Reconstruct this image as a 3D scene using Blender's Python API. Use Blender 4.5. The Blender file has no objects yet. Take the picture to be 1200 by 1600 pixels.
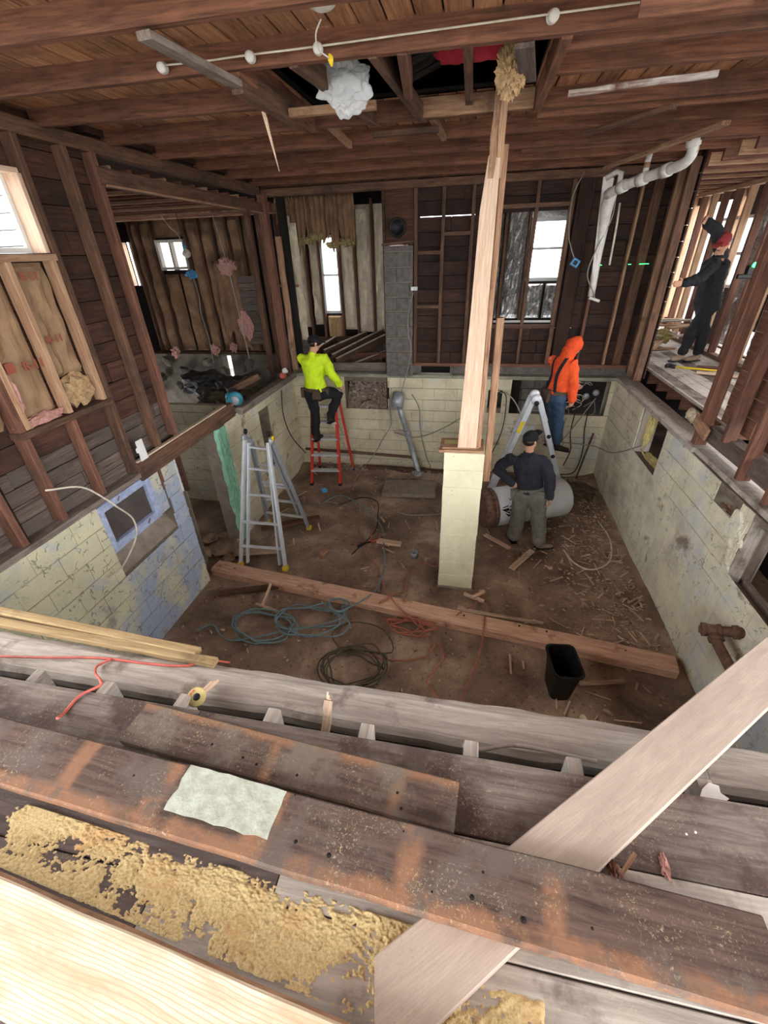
import bpy, bmesh, math, random, zlib
from mathutils import Vector, Matrix, noise
random.seed(7)
sc = bpy.context.scene
COL = sc.collection
V = Vector

# ---------------- camera, sky, exposure ----------------
cam_d = bpy.data.cameras.new('camera'); cam = bpy.data.objects.new('camera', cam_d); COL.objects.link(cam)
sc.camera = cam
cam_d.sensor_fit = 'VERTICAL'; cam_d.sensor_height = 36.0; cam_d.sensor_width = 27.0
cam_d.lens = 665.03 / 1600 * 36.0
cam_d.clip_start = 0.02; cam_d.clip_end = 300
def cam_matrix(yaw, pitch, roll, loc):
    cy, sy, cp, sp = math.cos(yaw), math.sin(yaw), math.cos(pitch), math.sin(pitch)
    f = V((sy*cp, cy*cp, sp)); r = V((cy, -sy, 0)); u = r.cross(f)
    cr, sr = math.cos(roll), math.sin(roll)
    r2 = cr*r + sr*u; u2 = -sr*r + cr*u
    return Matrix(((r2.x, u2.x, -f.x, loc[0]), (r2.y, u2.y, -f.y, loc[1]), (r2.z, u2.z, -f.z, loc[2]), (0, 0, 0, 1)))
cam.matrix_world = cam_matrix(-0.207153, -0.548367, -0.035082, (0, 0, 3.65))

world = bpy.data.worlds.new('overcast_sky'); sc.world = world; world.use_nodes = True
wn = world.node_tree; wn.nodes.clear()
wo = wn.nodes.new('ShaderNodeOutputWorld'); wb = wn.nodes.new('ShaderNodeBackground')
wt = wn.nodes.new('ShaderNodeTexCoord'); ws = wn.nodes.new('ShaderNodeSeparateXYZ'); wr = wn.nodes.new('ShaderNodeValToRGB')
wn.links.new(wt.outputs['Generated'], ws.inputs[0]); wn.links.new(ws.outputs['Z'], wr.inputs[0])
wr.color_ramp.elements[0].position = 0.0; wr.color_ramp.elements[0].color = (0.97, 0.985, 1.0, 1)
wr.color_ramp.elements[1].position = 0.8; wr.color_ramp.elements[1].color = (1.0, 0.985, 0.96, 1)
wn.links.new(wr.outputs[0], wb.inputs[0]); wb.inputs[1].default_value = 3.6
wn.links.new(wb.outputs[0], wo.inputs[0])
SKY = wb

sc.view_settings.view_transform = 'Standard'; sc.view_settings.look = 'None'
sc.view_settings.exposure = 1.33; sc.view_settings.gamma = 1.0; sc.view_settings.use_curve_mapping = False
sc.cycles.max_bounces = 10; sc.cycles.diffuse_bounces = 8; sc.cycles.transparent_max_bounces = 12
sc.cycles.use_denoising = True; sc.cycles.sample_clamp_indirect = 8.0

# ---------------- materials ----------------
def C(r, g, b):
    f = lambda c: (c/255/12.92) if c/255 <= 0.04045 else ((c/255+0.055)/1.055)**2.4
    return (f(r), f(g), f(b), 1)
class Nodes:
    def __init__(s, name, rough=0.8, metal=0.0):
        s.m = bpy.data.materials.new(name); s.m.use_nodes = True; s.t = s.m.node_tree
        s.b = s.t.nodes['Principled BSDF']; s.b.inputs['Roughness'].default_value = rough; s.b.inputs['Metallic'].default_value = metal
        s.b.inputs['Specular IOR Level'].default_value = 0.3
    def n(s, typ, **kw):
        x = s.t.nodes.new(typ)
        for k, v in kw.items(): setattr(x, k, v)
        return x
    def l(s, a, b): s.t.links.new(a, b)
    def coords(s, world, scale, rand=True):
        mp = s.n('ShaderNodeMapping'); mp.inputs['Scale'].default_value = scale
        if world:
            g = s.n('ShaderNodeNewGeometry'); s.l(g.outputs['Position'], mp.inputs[0])
        else:
            tc = s.n('ShaderNodeTexCoord'); s.l(tc.outputs['Object'], mp.inputs[0])
            if rand:
                oi = s.n('ShaderNodeObjectInfo'); mu = s.n('ShaderNodeVectorMath', operation='SCALE')
                mu.inputs[0].default_value = (37, 53, 71); s.l(oi.outputs['Random'], mu.inputs['Scale']); s.l(mu.outputs[0], mp.inputs['Location'])
        return mp.outputs[0]
    def noise(s, vec, scale, detail=4, rough=0.6, dist=0.0):
        x = s.n('ShaderNodeTexNoise'); x.inputs['Scale'].default_value = scale; x.inputs['Detail'].default_value = detail
        x.inputs['Roughness'].default_value = rough; x.inputs['Distortion'].default_value = dist
        s.l(vec, x.inputs['Vector']); return x.outputs['Fac']
    def ramp(s, fac, stops, interp='LINEAR'):
        r = s.n('ShaderNodeValToRGB'); cr = r.color_ramp; cr.interpolation = interp
        while len(cr.elements) < len(stops): cr.elements.new(0.5)
        for e, (p, c) in zip(cr.elements, stops):
            e.position = p; e.color = c if len(c) == 4 else (*c, 1)
        s.l(fac, r.inputs[0]); return r.outputs[0]
    def mask(s, fac, lo, hi): return s.ramp(fac, [(lo, (0, 0, 0, 1)), (hi, (1, 1, 1, 1))])
    def mix(s, fac, a, b, mode='MIX'):
        x = s.n('ShaderNodeMix', data_type='RGBA', blend_type=mode)
        if isinstance(fac, (int, float)): x.inputs[0].default_value = fac
        else: s.l(fac, x.inputs[0])
        for i, v in ((6, a), (7, b)):
            if isinstance(v, tuple): x.inputs[i].default_value = v
            else: s.l(v, x.inputs[i])
        return x.outputs[2]
    def math(s, op, a, b):
        x = s.n('ShaderNodeMath', operation=op)
        for i, v in ((0, a), (1, b)):
            if isinstance(v, (int, float)): x.inputs[i].default_value = v
            else: s.l(v, x.inputs[i])
        return x.outputs[0]
    def rand_tone(s, col, amt):
        oi = s.n('ShaderNodeObjectInfo'); hsv = s.n('ShaderNodeHueSaturation')
        v = s.math('MULTIPLY_ADD', oi.outputs['Random'], amt); v.node.inputs[2].default_value = 1 - amt/2
        s.l(v, hsv.inputs['Value']); s.l(col, hsv.inputs['Color']); return hsv.outputs[0]
    def done(s, col, bump=None, strength=0.3, dist=0.01):
        if isinstance(col, tuple): s.b.inputs['Base Color'].default_value = col
        else: s.l(col, s.b.inputs['Base Color'])
        if bump is not None:
            b = s.n('ShaderNodeBump'); b.inputs['Strength'].default_value = strength; b.inputs['Distance'].default_value = dist
            s.l(bump, b.inputs['Height']); s.l(b.outputs[0], s.b.inputs['Normal'])
        return s.m
def grey(c, k=0.16):
    l = .3*c[0]+.59*c[1]+.11*c[2]; return tuple(x+(l-x)*k for x in c[:3])+(1,)
def wood(name, light, dark, stain=None, stain_lo=0.5, stain_hi=0.65, stain_scale=2.5, tone=0.35, rough=0.85, ring=1.0, bump=0.35, fleck=None, lines=0, line_k=.8, bands=None, band_col=None, edge=None):
    m = Nodes(name, rough); light, dark = grey(light), grey(dark); stain = grey(stain) if stain else None
    g = m.coords(False, (1.2, 16*ring, 16*ring)); o = m.coords(False, (1, 1, 1))
    a = m.noise(g, 3.0, 5, 0.65, 0.6)
    col = m.ramp(a, [(0.3, dark), (0.5, tuple((x+y)/2 for x, y in zip(light, dark))), (0.68, light)])
    if lines:
        q = m.noise(m.coords(False, (1.0, 5, 5)), 1.6, 3, 0.5, 0.6); tcl = m.n('ShaderNodeTexCoord'); spl = m.n('ShaderNodeSeparateXYZ'); m.l(tcl.outputs['Object'], spl.inputs[0])
        ph = m.math('ADD', m.math('MULTIPLY', spl.outputs[1], lines), m.math('MULTIPLY', q, 26.0)); sn = m.math('SINE', ph, 0.0)
        col = m.mix(m.ramp(sn, [(0.35, (0.0, 0.0, 0.0, 1)), (1.0, (line_k, line_k, line_k, 1))]), col, dark)
    if bands:
        tc = m.n('ShaderNodeTexCoord'); sp = m.n('ShaderNodeSeparateXYZ'); m.l(tc.outputs['Object'], sp.inputs[0])
        w = m.noise(m.coords(False, (1, 1, 1), False), 14, 4, 0.7); wob = m.math('MULTIPLY', m.math('SUBTRACT', w, 0.5), 0.05)
        fac = None
        def near(sock, c0, hw, soft):
            d = m.math('ABSOLUTE', m.math('SUBTRACT', m.math('ADD', sock, wob), c0), 0.0); return m.ramp(d, [(max(0, hw-soft), (1, 1, 1, 1)), (hw+soft, (0, 0, 0, 1))])
        for ax, c0, hw in bands:
            f = near(sp.outputs[ax], c0, hw, .012); fac = f if fac is None else m.math('MAXIMUM', fac, f)
        brk = m.mask(m.noise(m.coords(False, (1, 1, 1), False), 5, 4, 0.7), 0.30, 0.46)
        col = m.mix(m.math('MULTIPLY', m.math('MULTIPLY', fac, brk), .68), col, m.mix(a, band_col, tuple(x*.7 for x in band_col[:3])+(1,)))
    if stain:
        k = m.noise(o, stain_scale, 5, 0.65); col = m.mix(m.mask(k, stain_lo, stain_hi), col, stain)
    if fleck:
        k = m.noise(o, 120, 5, 0.75, 0.8); k2 = m.noise(o, 6, 6, 0.75)
        f = m.math('MULTIPLY', m.math('MULTIPLY', m.mask(k, 0.55, 0.66), m.mask(k2, 0.44, 0.66)), 0.8); col = m.mix(f, col, fleck)
    kn = m.n('ShaderNodeTexVoronoi'); kn.inputs['Scale'].default_value = 1.0
    m.l(m.coords(False, (1.6, 5, 5)), kn.inputs['Vector'])
    col = m.mix(m.ramp(kn.outputs['Distance'], [(0.05, (0.7, 0.7, 0.7, 1)), (0.12, (0, 0, 0, 1))]), col, dark)
    return m.done(m.rand_tone(col, tone), a, bump, 0.004)
def plain(name, col, rough=0.6, metal=0.0, var=0.15, scale=12, bump=0.0, dark=None):
    m = Nodes(name, rough, metal); o = m.coords(False, (1, 1, 1)); a = m.noise(o, scale, 4)
    d = dark or tuple(x*(1-var*2) for x in col[:3])+(1,)
    c = m.ramp(a, [(0.35, d), (0.65, col)])
    return m.done(c, a if bump else None, bump, 0.01)
M = {}
M['joist'] = wood('joist_wood', C(140, 88, 60), C(80, 48, 33), C(76, 52, 38), 0.5, 0.75)
M['ceil_board'] = wood('ceiling_board_wood', C(186, 128, 82), C(120, 76, 50), C(96, 60, 44), 0.54, 0.72, tone=0.6)
M['stud_dark'] = wood('old_stud_wood', C(124, 86, 62), C(68, 46, 34), C(66, 52, 42), 0.5, 0.7)
M['stud_red'] = wood('red_stud_wood', C(132, 86, 64), C(82, 50, 38), C(80, 60, 48), 0.55, 0.75)
M['stud_tan'] = wood('tan_stud_wood', C(196, 156, 116), C(150, 106, 76), C(130, 100, 84), 0.6, 0.8)
M['sheath'] = wood('sheathing_wood', C(94, 58, 42), C(50, 31, 23), C(46, 34, 28), 0.5, 0.7, tone=0.5)
M['sheath_grey'] = wood('dusty_sheathing_wood', C(122, 104, 94), C(62, 48, 42), C(92, 80, 74), 0.45, 0.6, tone=0.4)
M['grey_wood'] = wood('weathered_grey_wood', C(196, 186, 175), C(150, 138, 128), C(122, 106, 97), 0.55, 0.68, 4, fleck=C(214, 198, 160), tone=0.12)
M['sill_old'] = wood('old_sill_timber', C(150, 136, 124), C(96, 82, 74), C(94, 76, 66), 0.5, 0.7, tone=0.2)
M['deck'] = wood('deck_board_wood', C(142, 128, 119), C(92, 77, 71), C(86, 67, 62), 0.46, 0.60, 4, fleck=C(206, 188, 148), tone=0.25)
M['deck_dark'] = wood('purple_brown_deck_wood', C(116, 100, 96), C(70, 56, 54), C(92, 76, 70), 0.5, 0.65, 3, tone=0.2, fleck=C(196, 176, 134))
M['plank'] = wood('reclaimed_plank_wood', C(108, 84, 72), C(58, 42, 36), C(98, 84, 76), 0.5, 0.62, 5.0, fleck=C(206, 192, 152), tone=0.04,
    bands=[(0, -.56, .035), (0, -.21, .035), (0, .18, .05), (0, .65, .03), (0, 1.05, .028), (1, -.085, .024)], band_col=C(164, 118, 88))
M['plank_b'] = wood('reclaimed_plank_wood_short', C(108, 86, 75), C(60, 44, 38), C(112, 100, 88), 0.48, 0.62, 5.0, fleck=C(206, 190, 144), tone=0.06,
    bands=[(0, -.03, .018), (0, .44, .018), (1, .068, .016)], band_col=C(162, 118, 88))
M['new_wood'] = wood('new_lumber', C(192, 172, 156), C(168, 147, 132), None, tone=0.04, ring=0.5, rough=0.7, bump=0.12, lines=700, line_k=.35, fleck=C(150, 130, 116))
M['new_wood_yellow'] = wood('pale_new_lumber', C(236, 222, 196), C(200, 164, 124), None, tone=0.04, ring=0.4, rough=0.65, bump=0.1, lines=680, line_k=.75)
M['tan_wood'] = wood('tan_lumber', C(226, 194, 164), C(192, 154, 124), None, tone=0.12, rough=0.75)
M['old_tan'] = wood('dirty_tan_lumber', C(188, 146, 108), C(128, 86, 60), C(90, 64, 52), 0.55, 0.72, tone=0.2)
M['floor_beam'] = wood('floor_beam_wood', C(228, 182, 150), C(180, 132, 104), C(124, 92, 76), 0.56, 0.68, tone=0.1)
M['splinter'] = wood('splinter_wood', C(214, 188, 158), C(140, 110, 86), C(100, 78, 62), 0.55, 0.75, tone=0.7)
M['black'] = plain('black_plastic', C(28, 28, 30), 0.5)
M['void'] = plain('cavity_shade', C(30, 25, 22), 0.95)  # near-black colour stands in for the shade in gaps and recesses
M['white_pvc'] = plain('white_pvc', C(226, 222, 216), 0.4, var=0.12)
M['alu'] = plain('aluminium', C(206, 210, 216), 0.4, 0.25, var=0.06)
M['alu_dark'] = plain('dull_aluminium', C(158, 162, 168), 0.45, 0.25, var=0.08)
M['galv'] = plain('galvanised_steel', C(172, 178, 184), 0.4, 0.4, var=0.15)
M['red_fibre'] = plain('red_fibreglass', C(206, 62, 50), 0.5, var=0.1)
M['yellow'] = plain('yellow_plastic', C(226, 196, 40), 0.5, var=0.08)
M['rust'] = plain('rusty_iron', C(128, 98, 84), 0.8, 0.1, var=0.25, scale=20, bump=0.3)
M['cable_grey'] = plain('grey_cable', C(150, 146, 138), 0.6)
M['cable_white'] = plain('white_cable', C(216, 208, 190), 0.6)
M['cable_black'] = plain('black_cable', C(40, 38, 38), 0.6)
M['hose_blue'] = plain('blue_air_hose', C(120, 146, 154), 0.5)
M['hose_olive'] = plain('dark_olive_hose', C(92, 84, 66), 0.6)
M['hose_orange'] = plain('orange_cord', C(176, 108, 88), 0.55)
M['hose_red'] = plain('red_cord', C(208, 106, 92), 0.55)
M['blue_plastic'] = plain('blue_plastic', C(84, 150, 200), 0.5)
M['teal'] = plain('teal_tool_plastic', C(54, 132, 150), 0.45)
M['porcelain'] = plain('porcelain', C(210, 204, 196), 0.3, var=0.08)
M['paint_blue'] = plain('peeling_blue_paint', C(178, 192, 220), 0.7, var=0.22, scale=22, dark=C(146, 158, 190))
M['paint_green'] = plain('green_plaster', C(140, 194, 164), 0.85, var=0.15, scale=14, bump=0.3)
M['paint_panel'] = plain('pale_sage_paint', C(180, 186, 173), 0.85, var=0.06, scale=26, bump=0.5, dark=C(158, 160, 146))
M['foundation_grey'] = plain('grey_foundation', C(112, 104, 94), 0.95, var=0.25, scale=4, bump=0.4)
M['grey_mortar'] = plain('grey_mortar', C(140, 128, 116), 0.95, var=0.15, scale=10, bump=0.3)
M['kraft'] = plain('kraft_paper', C(160, 130, 100), 0.8, var=0.16, scale=6, bump=0.4)
M['kraft_dark'] = plain('aged_kraft_paper', C(140, 108, 82), 0.85, var=0.2, scale=5, bump=0.4)
M['kraft_white'] = plain('white_faced_batt', C(220, 206, 180), 0.75, var=0.12, scale=8, bump=0.5)
M['fibre'] = plain('fibre_wool', C(190, 158, 118), 1.0, var=0.2, scale=40, bump=0.8)
M['fibre_pink'] = plain('pink_fibre_wool', C(200, 150, 140), 1.0, var=0.2, scale=40, bump=0.8)
M['fibre_yellow'] = plain('yellow_fibre_wool', C(170, 156, 104), 1.0, var=0.25, scale=30, bump=0.8)
M['foil'] = plain('crinkled_foil', C(190, 188, 184), 0.35, 0.6, var=0.3, scale=30, bump=0.9)
M['brown_rubble'] = plain('brown_rubble', C(150, 126, 106), 0.95, var=0.25, scale=9, bump=0.6)
M['sheath_back'] = wood('shaded_sheathing_wood', C(74, 46, 36), C(36, 24, 20), C(34, 27, 25), 0.5, 0.7, tone=0.5)  # darker copy of the sheathing wood, back wall shade put into the colour
M['bag_dark'] = plain('dark_grey_sheeting', C(70, 68, 68), 0.6, var=.3, scale=8, bump=.8)
M['yellow_stud'] = wood('yellowed_stud_wood', C(176, 148, 98), C(134, 106, 66), C(104, 82, 56), .56, .72, tone=.1)
M['stone'] = plain('rubble_stone', C(176, 158, 146), 0.95, var=0.25, scale=9, bump=0.6)
M['print_red'] = plain('faded_red_print', C(158, 86, 70), 0.9, var=0.05)
M['skin'] = plain('skin', C(196, 146, 120), 0.6, var=0.05)
M['eye'] = plain('eye', C(40, 30, 26), 0.3)
M['lip'] = plain('lips', C(160, 92, 84), 0.6)
M['lime'] = plain('hi_vis_lime_fabric', C(206, 236, 40), 0.8, var=0.05)
M['orange_fab'] = plain('orange_fabric', C(228, 84, 40), 0.85, var=0.06)
M['jeans'] = plain('blue_denim', C(62, 82, 108), 0.9, var=0.15)
M['navy'] = plain('dark_navy_fabric', C(48, 48, 58), 0.9, var=0.12)
M['blackfab'] = plain('black_fabric', C(32, 32, 36), 0.9, var=0.12)
M['khaki'] = plain('grey_green_work_cloth', C(122, 120, 112), 0.9, var=0.14)
M['red_fab'] = plain('dark_red_fabric', C(196, 60, 76), 0.9, var=0.1)
M['cap_red'] = plain('faded_red_cap_cloth', C(158, 62, 62), 0.9, var=0.1)
M['boot'] = plain('brown_boot_leather', C(150, 130, 112), 0.8, var=0.15)
M['boot_dark'] = plain('dark_boot_leather', C(46, 38, 34), 0.8, var=0.15)
M['leather'] = plain('tool_belt_leather', C(84, 68, 56), 0.7, var=0.15)
M['siding'] = plain('white_siding', C(226, 232, 236), 0.7, var=0.03)
M['leaf'] = plain('hedge_leaf', C(120, 144, 120), 0.9, var=0.2)
M['ground'] = plain('pale_ground', C(150, 150, 146), 0.95, var=0.1)
M['tank'] = plain('pale_blue_enamel', C(214, 218, 222), 0.45, var=0.08, scale=5)
M['screen_white'] = plain('white_painted_frame', C(226, 226, 224), 0.6, var=0.04)
M['block_grey'] = plain('grey_concrete_block', C(112, 106, 102), 0.95, var=0.2, scale=14, bump=0.4)
M['bulb'] = plain('lamp_glass', C(214, 208, 190), 0.15)
M['yellow_foam'] = plain('yellow_foam', C(206, 190, 130), 0.95, var=0.12, bump=0.4)

def glass_mat():
    m = Nodes('window_glass', 0.02); t = m.n('ShaderNodeBsdfTransparent'); g = m.n('ShaderNodeBsdfGlossy'); g.inputs['Roughness'].default_value = 0.02
    mx = m.n('ShaderNodeMixShader'); mx.inputs[0].default_value = 0.08; t.inputs[0].default_value = (0.95, 0.97, 0.98, 1)
    m.l(t.outputs[0], mx.inputs[1]); m.l(g.outputs[0], mx.inputs[2]); m.l(mx.outputs[0], m.t.nodes['Material Output'].inputs[0]); return m.m
M['glass'] = glass_mat()
def plastic_sheet():
    m = Nodes('clear_plastic_sheet', 0.2); m.b.inputs['Base Color'].default_value = (0.75, 0.77, 0.78, 1)
    t = m.n('ShaderNodeBsdfTransparent'); mx = m.n('ShaderNodeMixShader'); mx.inputs[0].default_value = 0.5
    m.l(t.outputs[0], mx.inputs[1]); m.l(m.b.outputs[0], mx.inputs[2]); m.l(mx.outputs[0], m.t.nodes['Material Output'].inputs[0]); return m.m
M['plastic_sheet'] = plastic_sheet()
def emit(name, col, s):
    m = Nodes(name); m.b.inputs['Base Color'].default_value = col; m.b.inputs['Emission Color'].default_value = col; m.b.inputs['Emission Strength'].default_value = s; return m.m
M['laser'] = emit('green_laser_light', (0.05, 1.0, 0.15, 1), 2.5)

def painted(name, base, base2, grey, patch, patch_lo, patch_hi, pscale=0.9, brown=None, marks=.5):
    """painted concrete block: paint, worn grey areas, coloured patches and small pits, in world coordinates"""
    m = Nodes(name, 0.9); w = m.coords(True, (1, 1, 1))
    a = m.noise(w, 2.0, 5, 0.6); col = m.ramp(a, [(0.35, base2), (0.6, base)])
    g = m.noise(w, 1.1, 6, 0.68, 0.4); col = m.mix(m.mask(g, 0.54, 0.72), col, grey)
    mp = m.n('ShaderNodeMapping'); mp.inputs['Location'].default_value = (13.7, 4.1, 8.8); m.l(w, mp.inputs[0])
    p = m.noise(mp.outputs[0], pscale, 6, 0.65, 0.3); col = m.mix(m.mask(p, patch_lo, patch_hi), col, patch)
    if brown:
        mp2 = m.n('ShaderNodeMapping'); mp2.inputs['Location'].default_value = (3.1, 9.4, 1.2); m.l(w, mp2.inputs[0])
        p2 = m.noise(mp2.outputs[0], 2.2, 6, 0.7, 0.5); col = m.mix(m.mask(p2, 0.6, 0.68), col, brown)
    dn = m.n('ShaderNodeTexNoise'); dn.inputs['Scale'].default_value = 9; dn.inputs['Detail'].default_value = 3; m.l(w, dn.inputs['Vector'])
    ad = m.n('ShaderNodeVectorMath', operation='MULTIPLY_ADD'); m.l(dn.outputs['Color'], ad.inputs[0]); ad.inputs[1].default_value = (.16, .16, .16); m.l(w, ad.inputs[2])
    vo = m.n('ShaderNodeTexVoronoi', feature='DISTANCE_TO_EDGE'); vo.inputs['Scale'].default_value = 10.5; m.l(ad.outputs[0], vo.inputs['Vector'])
    k = m.noise(w, 11, 3, 0.6); k2 = m.noise(w, 1.3, 3, 0.5)
    crack = m.math('MULTIPLY', m.math('MULTIPLY', m.ramp(vo.outputs['Distance'], [(0.018, (1, 1, 1, 1)), (0.05, (0, 0, 0, 1))]), m.mask(k, 0.53, 0.57)), m.mask(k2, marks-.06, marks+.06)); col = m.mix(m.math('MULTIPLY', crack, .6), col, C(92, 84, 76))
    sp_ = m.noise(w, 60, 3, 0.7); col = m.mix(m.math('MULTIPLY', m.mask(sp_, 0.64, 0.70), .7), col, C(120, 110, 98))
    b = m.noise(w, 26, 5, 0.7)
    return m.done(m.rand_tone(col, 0.06), m.math('SUBTRACT', b, m.math('MULTIPLY', crack, 0.8)), 0.55, 0.012)
M['wall_y'] = painted('painted_block_yellow', C(230, 225, 202), C(204, 198, 174), C(172, 162, 150), C(196, 202, 210), 0.56, 0.66, 0.8, C(140, 124, 108))
M['wall_b'] = painted('painted_block_blue', C(208, 204, 174), C(188, 186, 160), C(178, 176, 166), C(162, 174, 196), 0.50, 0.60, 0.9, C(150, 146, 136), marks=.4)
M['wall_back'] = painted('painted_block_cream', C(212, 204, 176), C(188, 180, 154), C(158, 148, 132), C(190, 192, 192), 0.6, 0.68, 1.1, C(120, 98, 78), marks=.56)
M['pier'] = painted('painted_block_pier', C(228, 224, 194), C(216, 212, 182), C(204, 198, 172), C(200, 204, 204), 0.7, 0.8, 1.5, marks=.66)
M['mortar'] = plain('paint_covered_mortar', C(116, 106, 92), 0.95, var=0.15, scale=14)

def dirt():
    m = Nodes('packed_wet_dirt', 0.8); w = m.coords(True, (1, 1, 1))
    a = m.noise(w, 1.3, 7, 0.65, 0.3); col = m.ramp(a, [(0.32, C(86, 67, 55)), (0.5, C(138, 116, 99)), (0.66, C(182, 160, 140))])
    f = m.noise(w, 22, 5, 0.7); col = m.mix(m.mask(f, 0.58, 0.7), col, C(150, 126, 104)); col = m.mix(m.ramp(f, [(0.3, (1, 1, 1, 1)), (0.42, (0, 0, 0, 1))]), col, C(60, 47, 40))
    m.l(m.ramp(a, [(0.35, (0.45, 0.45, 0.45, 1)), (0.6, (0.9, 0.9, 0.9, 1))]), m.b.inputs['Roughness'])
    return m.done(col, f, 0.7, 0.02)
M['dirt'] = dirt()
def sawdust():
    m = Nodes('sawdust', 1.0); w = m.coords(True, (1, 1, 1)); a = m.noise(w, 160, 4, 0.7); c = m.noise(w, 8, 4)
    col = m.ramp(a, [(0.35, C(184, 160, 112)), (0.6, C(224, 204, 154))]); col = m.mix(m.mask(c, 0.5, 0.7), col, C(206, 170, 120))
    return m.done(col, a, 0.6, 0.003)
M['sawdust'] = sawdust()

# ---------------- helpers ----------------
def link_mesh(name, me, mat, parent=None, mw=None, smooth=False):
    o = bpy.data.objects.new(name, me); COL.objects.link(o)
    if mat is not None:
        m = M[mat] if isinstance(mat, str) else mat
        if len(me.materials) == 0: me.materials.append(m)
        elif me.materials[0] != m:
            o.material_slots[0].link = 'OBJECT'; o.material_slots[0].material = m
    if smooth: me.polygons.foreach_set('use_smooth', [True]*len(me.polygons))
    mw = mw or Matrix()
    if parent is not None:
        o.parent = parent; mw = pw(parent).inverted() @ mw
    o.matrix_basis = mw
    return o
_PW = {}
def pw(o):
    m = o.matrix_basis.copy()
    while o.parent: o = o.parent; m = o.matrix_basis @ m
    return m
def thing(name, label, cat, loc=(0, 0, 0), group=None):
    o = bpy.data.objects.new(name, None); COL.objects.link(o); o.location = loc; o.empty_display_size = 0.1
    o.matrix_basis = Matrix.Translation(V(loc))
    return tag(o, label, cat, group)
def tag(o, label, cat, group=None):
    o['label'] = label; o['category'] = cat
    if group: o['group'] = group
    return o
def structure(name, kind='structure'):
    o = bpy.data.objects.new(name, None); COL.objects.link(o); o['kind'] = kind; o.empty_display_size = 0.1; return o
def from_bm(bm):
    me = bpy.data.meshes.new('m'); bmesh.ops.recalc_face_normals(bm, faces=bm.faces); bm.to_mesh(me); bm.free(); return me
_cache = {}
def box_mesh(L, W, T, c=None, seg=1, warp=0, key=0):
    """chamfered bar centred on the origin, long side on X"""
    k = (round(L, 2), round(W, 3), round(T, 3), c, seg, warp, key)
    if k in _cache: return _cache[k]
    if c is None: c = min(W, T)*0.08
    sec = [(-W/2+c, -T/2), (W/2-c, -T/2), (W/2, -T/2+c), (W/2, T/2-c), (W/2-c, T/2), (-W/2+c, T/2), (-W/2, T/2-c), (-W/2, -T/2+c)]
    vs, fs = [], []
    rnd = random.Random(zlib.crc32(repr((round(L*100), round(W*1000), key)).encode()))
    for i in range(seg+1):
        x = -L/2 + L*i/seg
        if warp and 0 < i < seg: dy, dz, s = rnd.uniform(-warp, warp), rnd.uniform(-warp, warp), 1+rnd.uniform(-warp, warp)*2
        else: dy = dz = 0; s = 1
        vs += [(x, y*s+dy, z*s+dz) for y, z in sec]
    for i in range(seg):
        for j in range(8):
            a, b = i*8+j, i*8+(j+1) % 8; fs.append((a, b, b+8, a+8))
    fs.append(tuple(range(7, -1, -1))); fs.append(tuple(range(seg*8, seg*8+8)))
    me = bpy.data.meshes.new('bar'); me.from_pydata(vs, [], fs); me.update(); _cache[k] = me; return me
def frame(p0, p1, up):
    p0, p1, up = V(p0), V(p1), V(up)
    x = (p1-p0).normalized(); z = up - up.dot(x)*x
    if z.length < 1e-4: z = V((0, 1, 0)) - x.y*x
    z.normalize(); y = z.cross(x)
    m = Matrix((x, y, z)).transposed().to_4x4(); m.translation = (p0+p1)/2; return m
def beam(name, p0, p1, W, T, mat, parent=None, up=(0, 0, 1), c=None, seg=1, warp=0, key=0):
    """bar from p0 to p1, W across, T along up"""
    return link_mesh(name, box_mesh((V(p1)-V(p0)).length, W, T, c, seg, warp, key), mat, parent, frame(p0, p1, up))
def bmx_box(bm, p0, p1, W, T, up=(0, 0, 1)):
    m = frame(p0, p1, up); L = (V(p1)-V(p0)).length
    vs = [bm.verts.new(m @ V((sx*L/2, sy*W/2, sz*T/2))) for sx in (-1, 1) for sy in (-1, 1) for sz in (-1, 1)]
    for f in ((0, 1, 3, 2), (4, 6, 7, 5), (0, 4, 5, 1), (2, 3, 7, 6), (0, 2, 6, 4), (1, 5, 7, 3)): bm.faces.new([vs[i] for i in f])
def catmull(pts, n=6):
    P = [V(p) for p in pts]; P = [P[0]*2-P[1]]+P+[P[-1]*2-P[-2]]; out = []
    for i in range(1, len(P)-2):
        a, b, c, d = P[i-1:i+3]
        for k in range(n):
            t = k/n; out.append(0.5*((2*b)+(c-a)*t+(2*a-5*b+4*c-d)*t*t+(3*b-a-3*c+d)*t**3))
    out.append(P[-2]); return out
def bm_tube(bm, pts, r, sides=8, caps=True):
    P = [V(p) for p in pts]; R = r if isinstance(r, (list, tuple)) else [r]*len(P)
    up = V((0.13, 0.21, 1)).normalized(); rings = []
    for i, p in enumerate(P):
        t = (P[min(i+1, len(P)-1)]-P[max(i-1, 0)])
        t = t.normalized() if t.length > 1e-9 else V((1, 0, 0))
        u = up - up.dot(t)*t
        if u.length < 0.05: u = V((1, 0, 0)) - t.x*t
        u.normalize(); up = u; w = t.cross(u)
        rings.append([bm.verts.new(p + R[i]*(math.cos(a)*u+math.sin(a)*w)) for a in [2*math.pi*k/sides for k in range(sides)]])
    for a, b in zip(rings, rings[1:]):
        for k in range(sides): bm.faces.new((a[k], a[(k+1) % sides], b[(k+1) % sides], b[k]))
    if caps: bm.faces.new(rings[0][::-1]); bm.faces.new(rings[-1])
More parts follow.
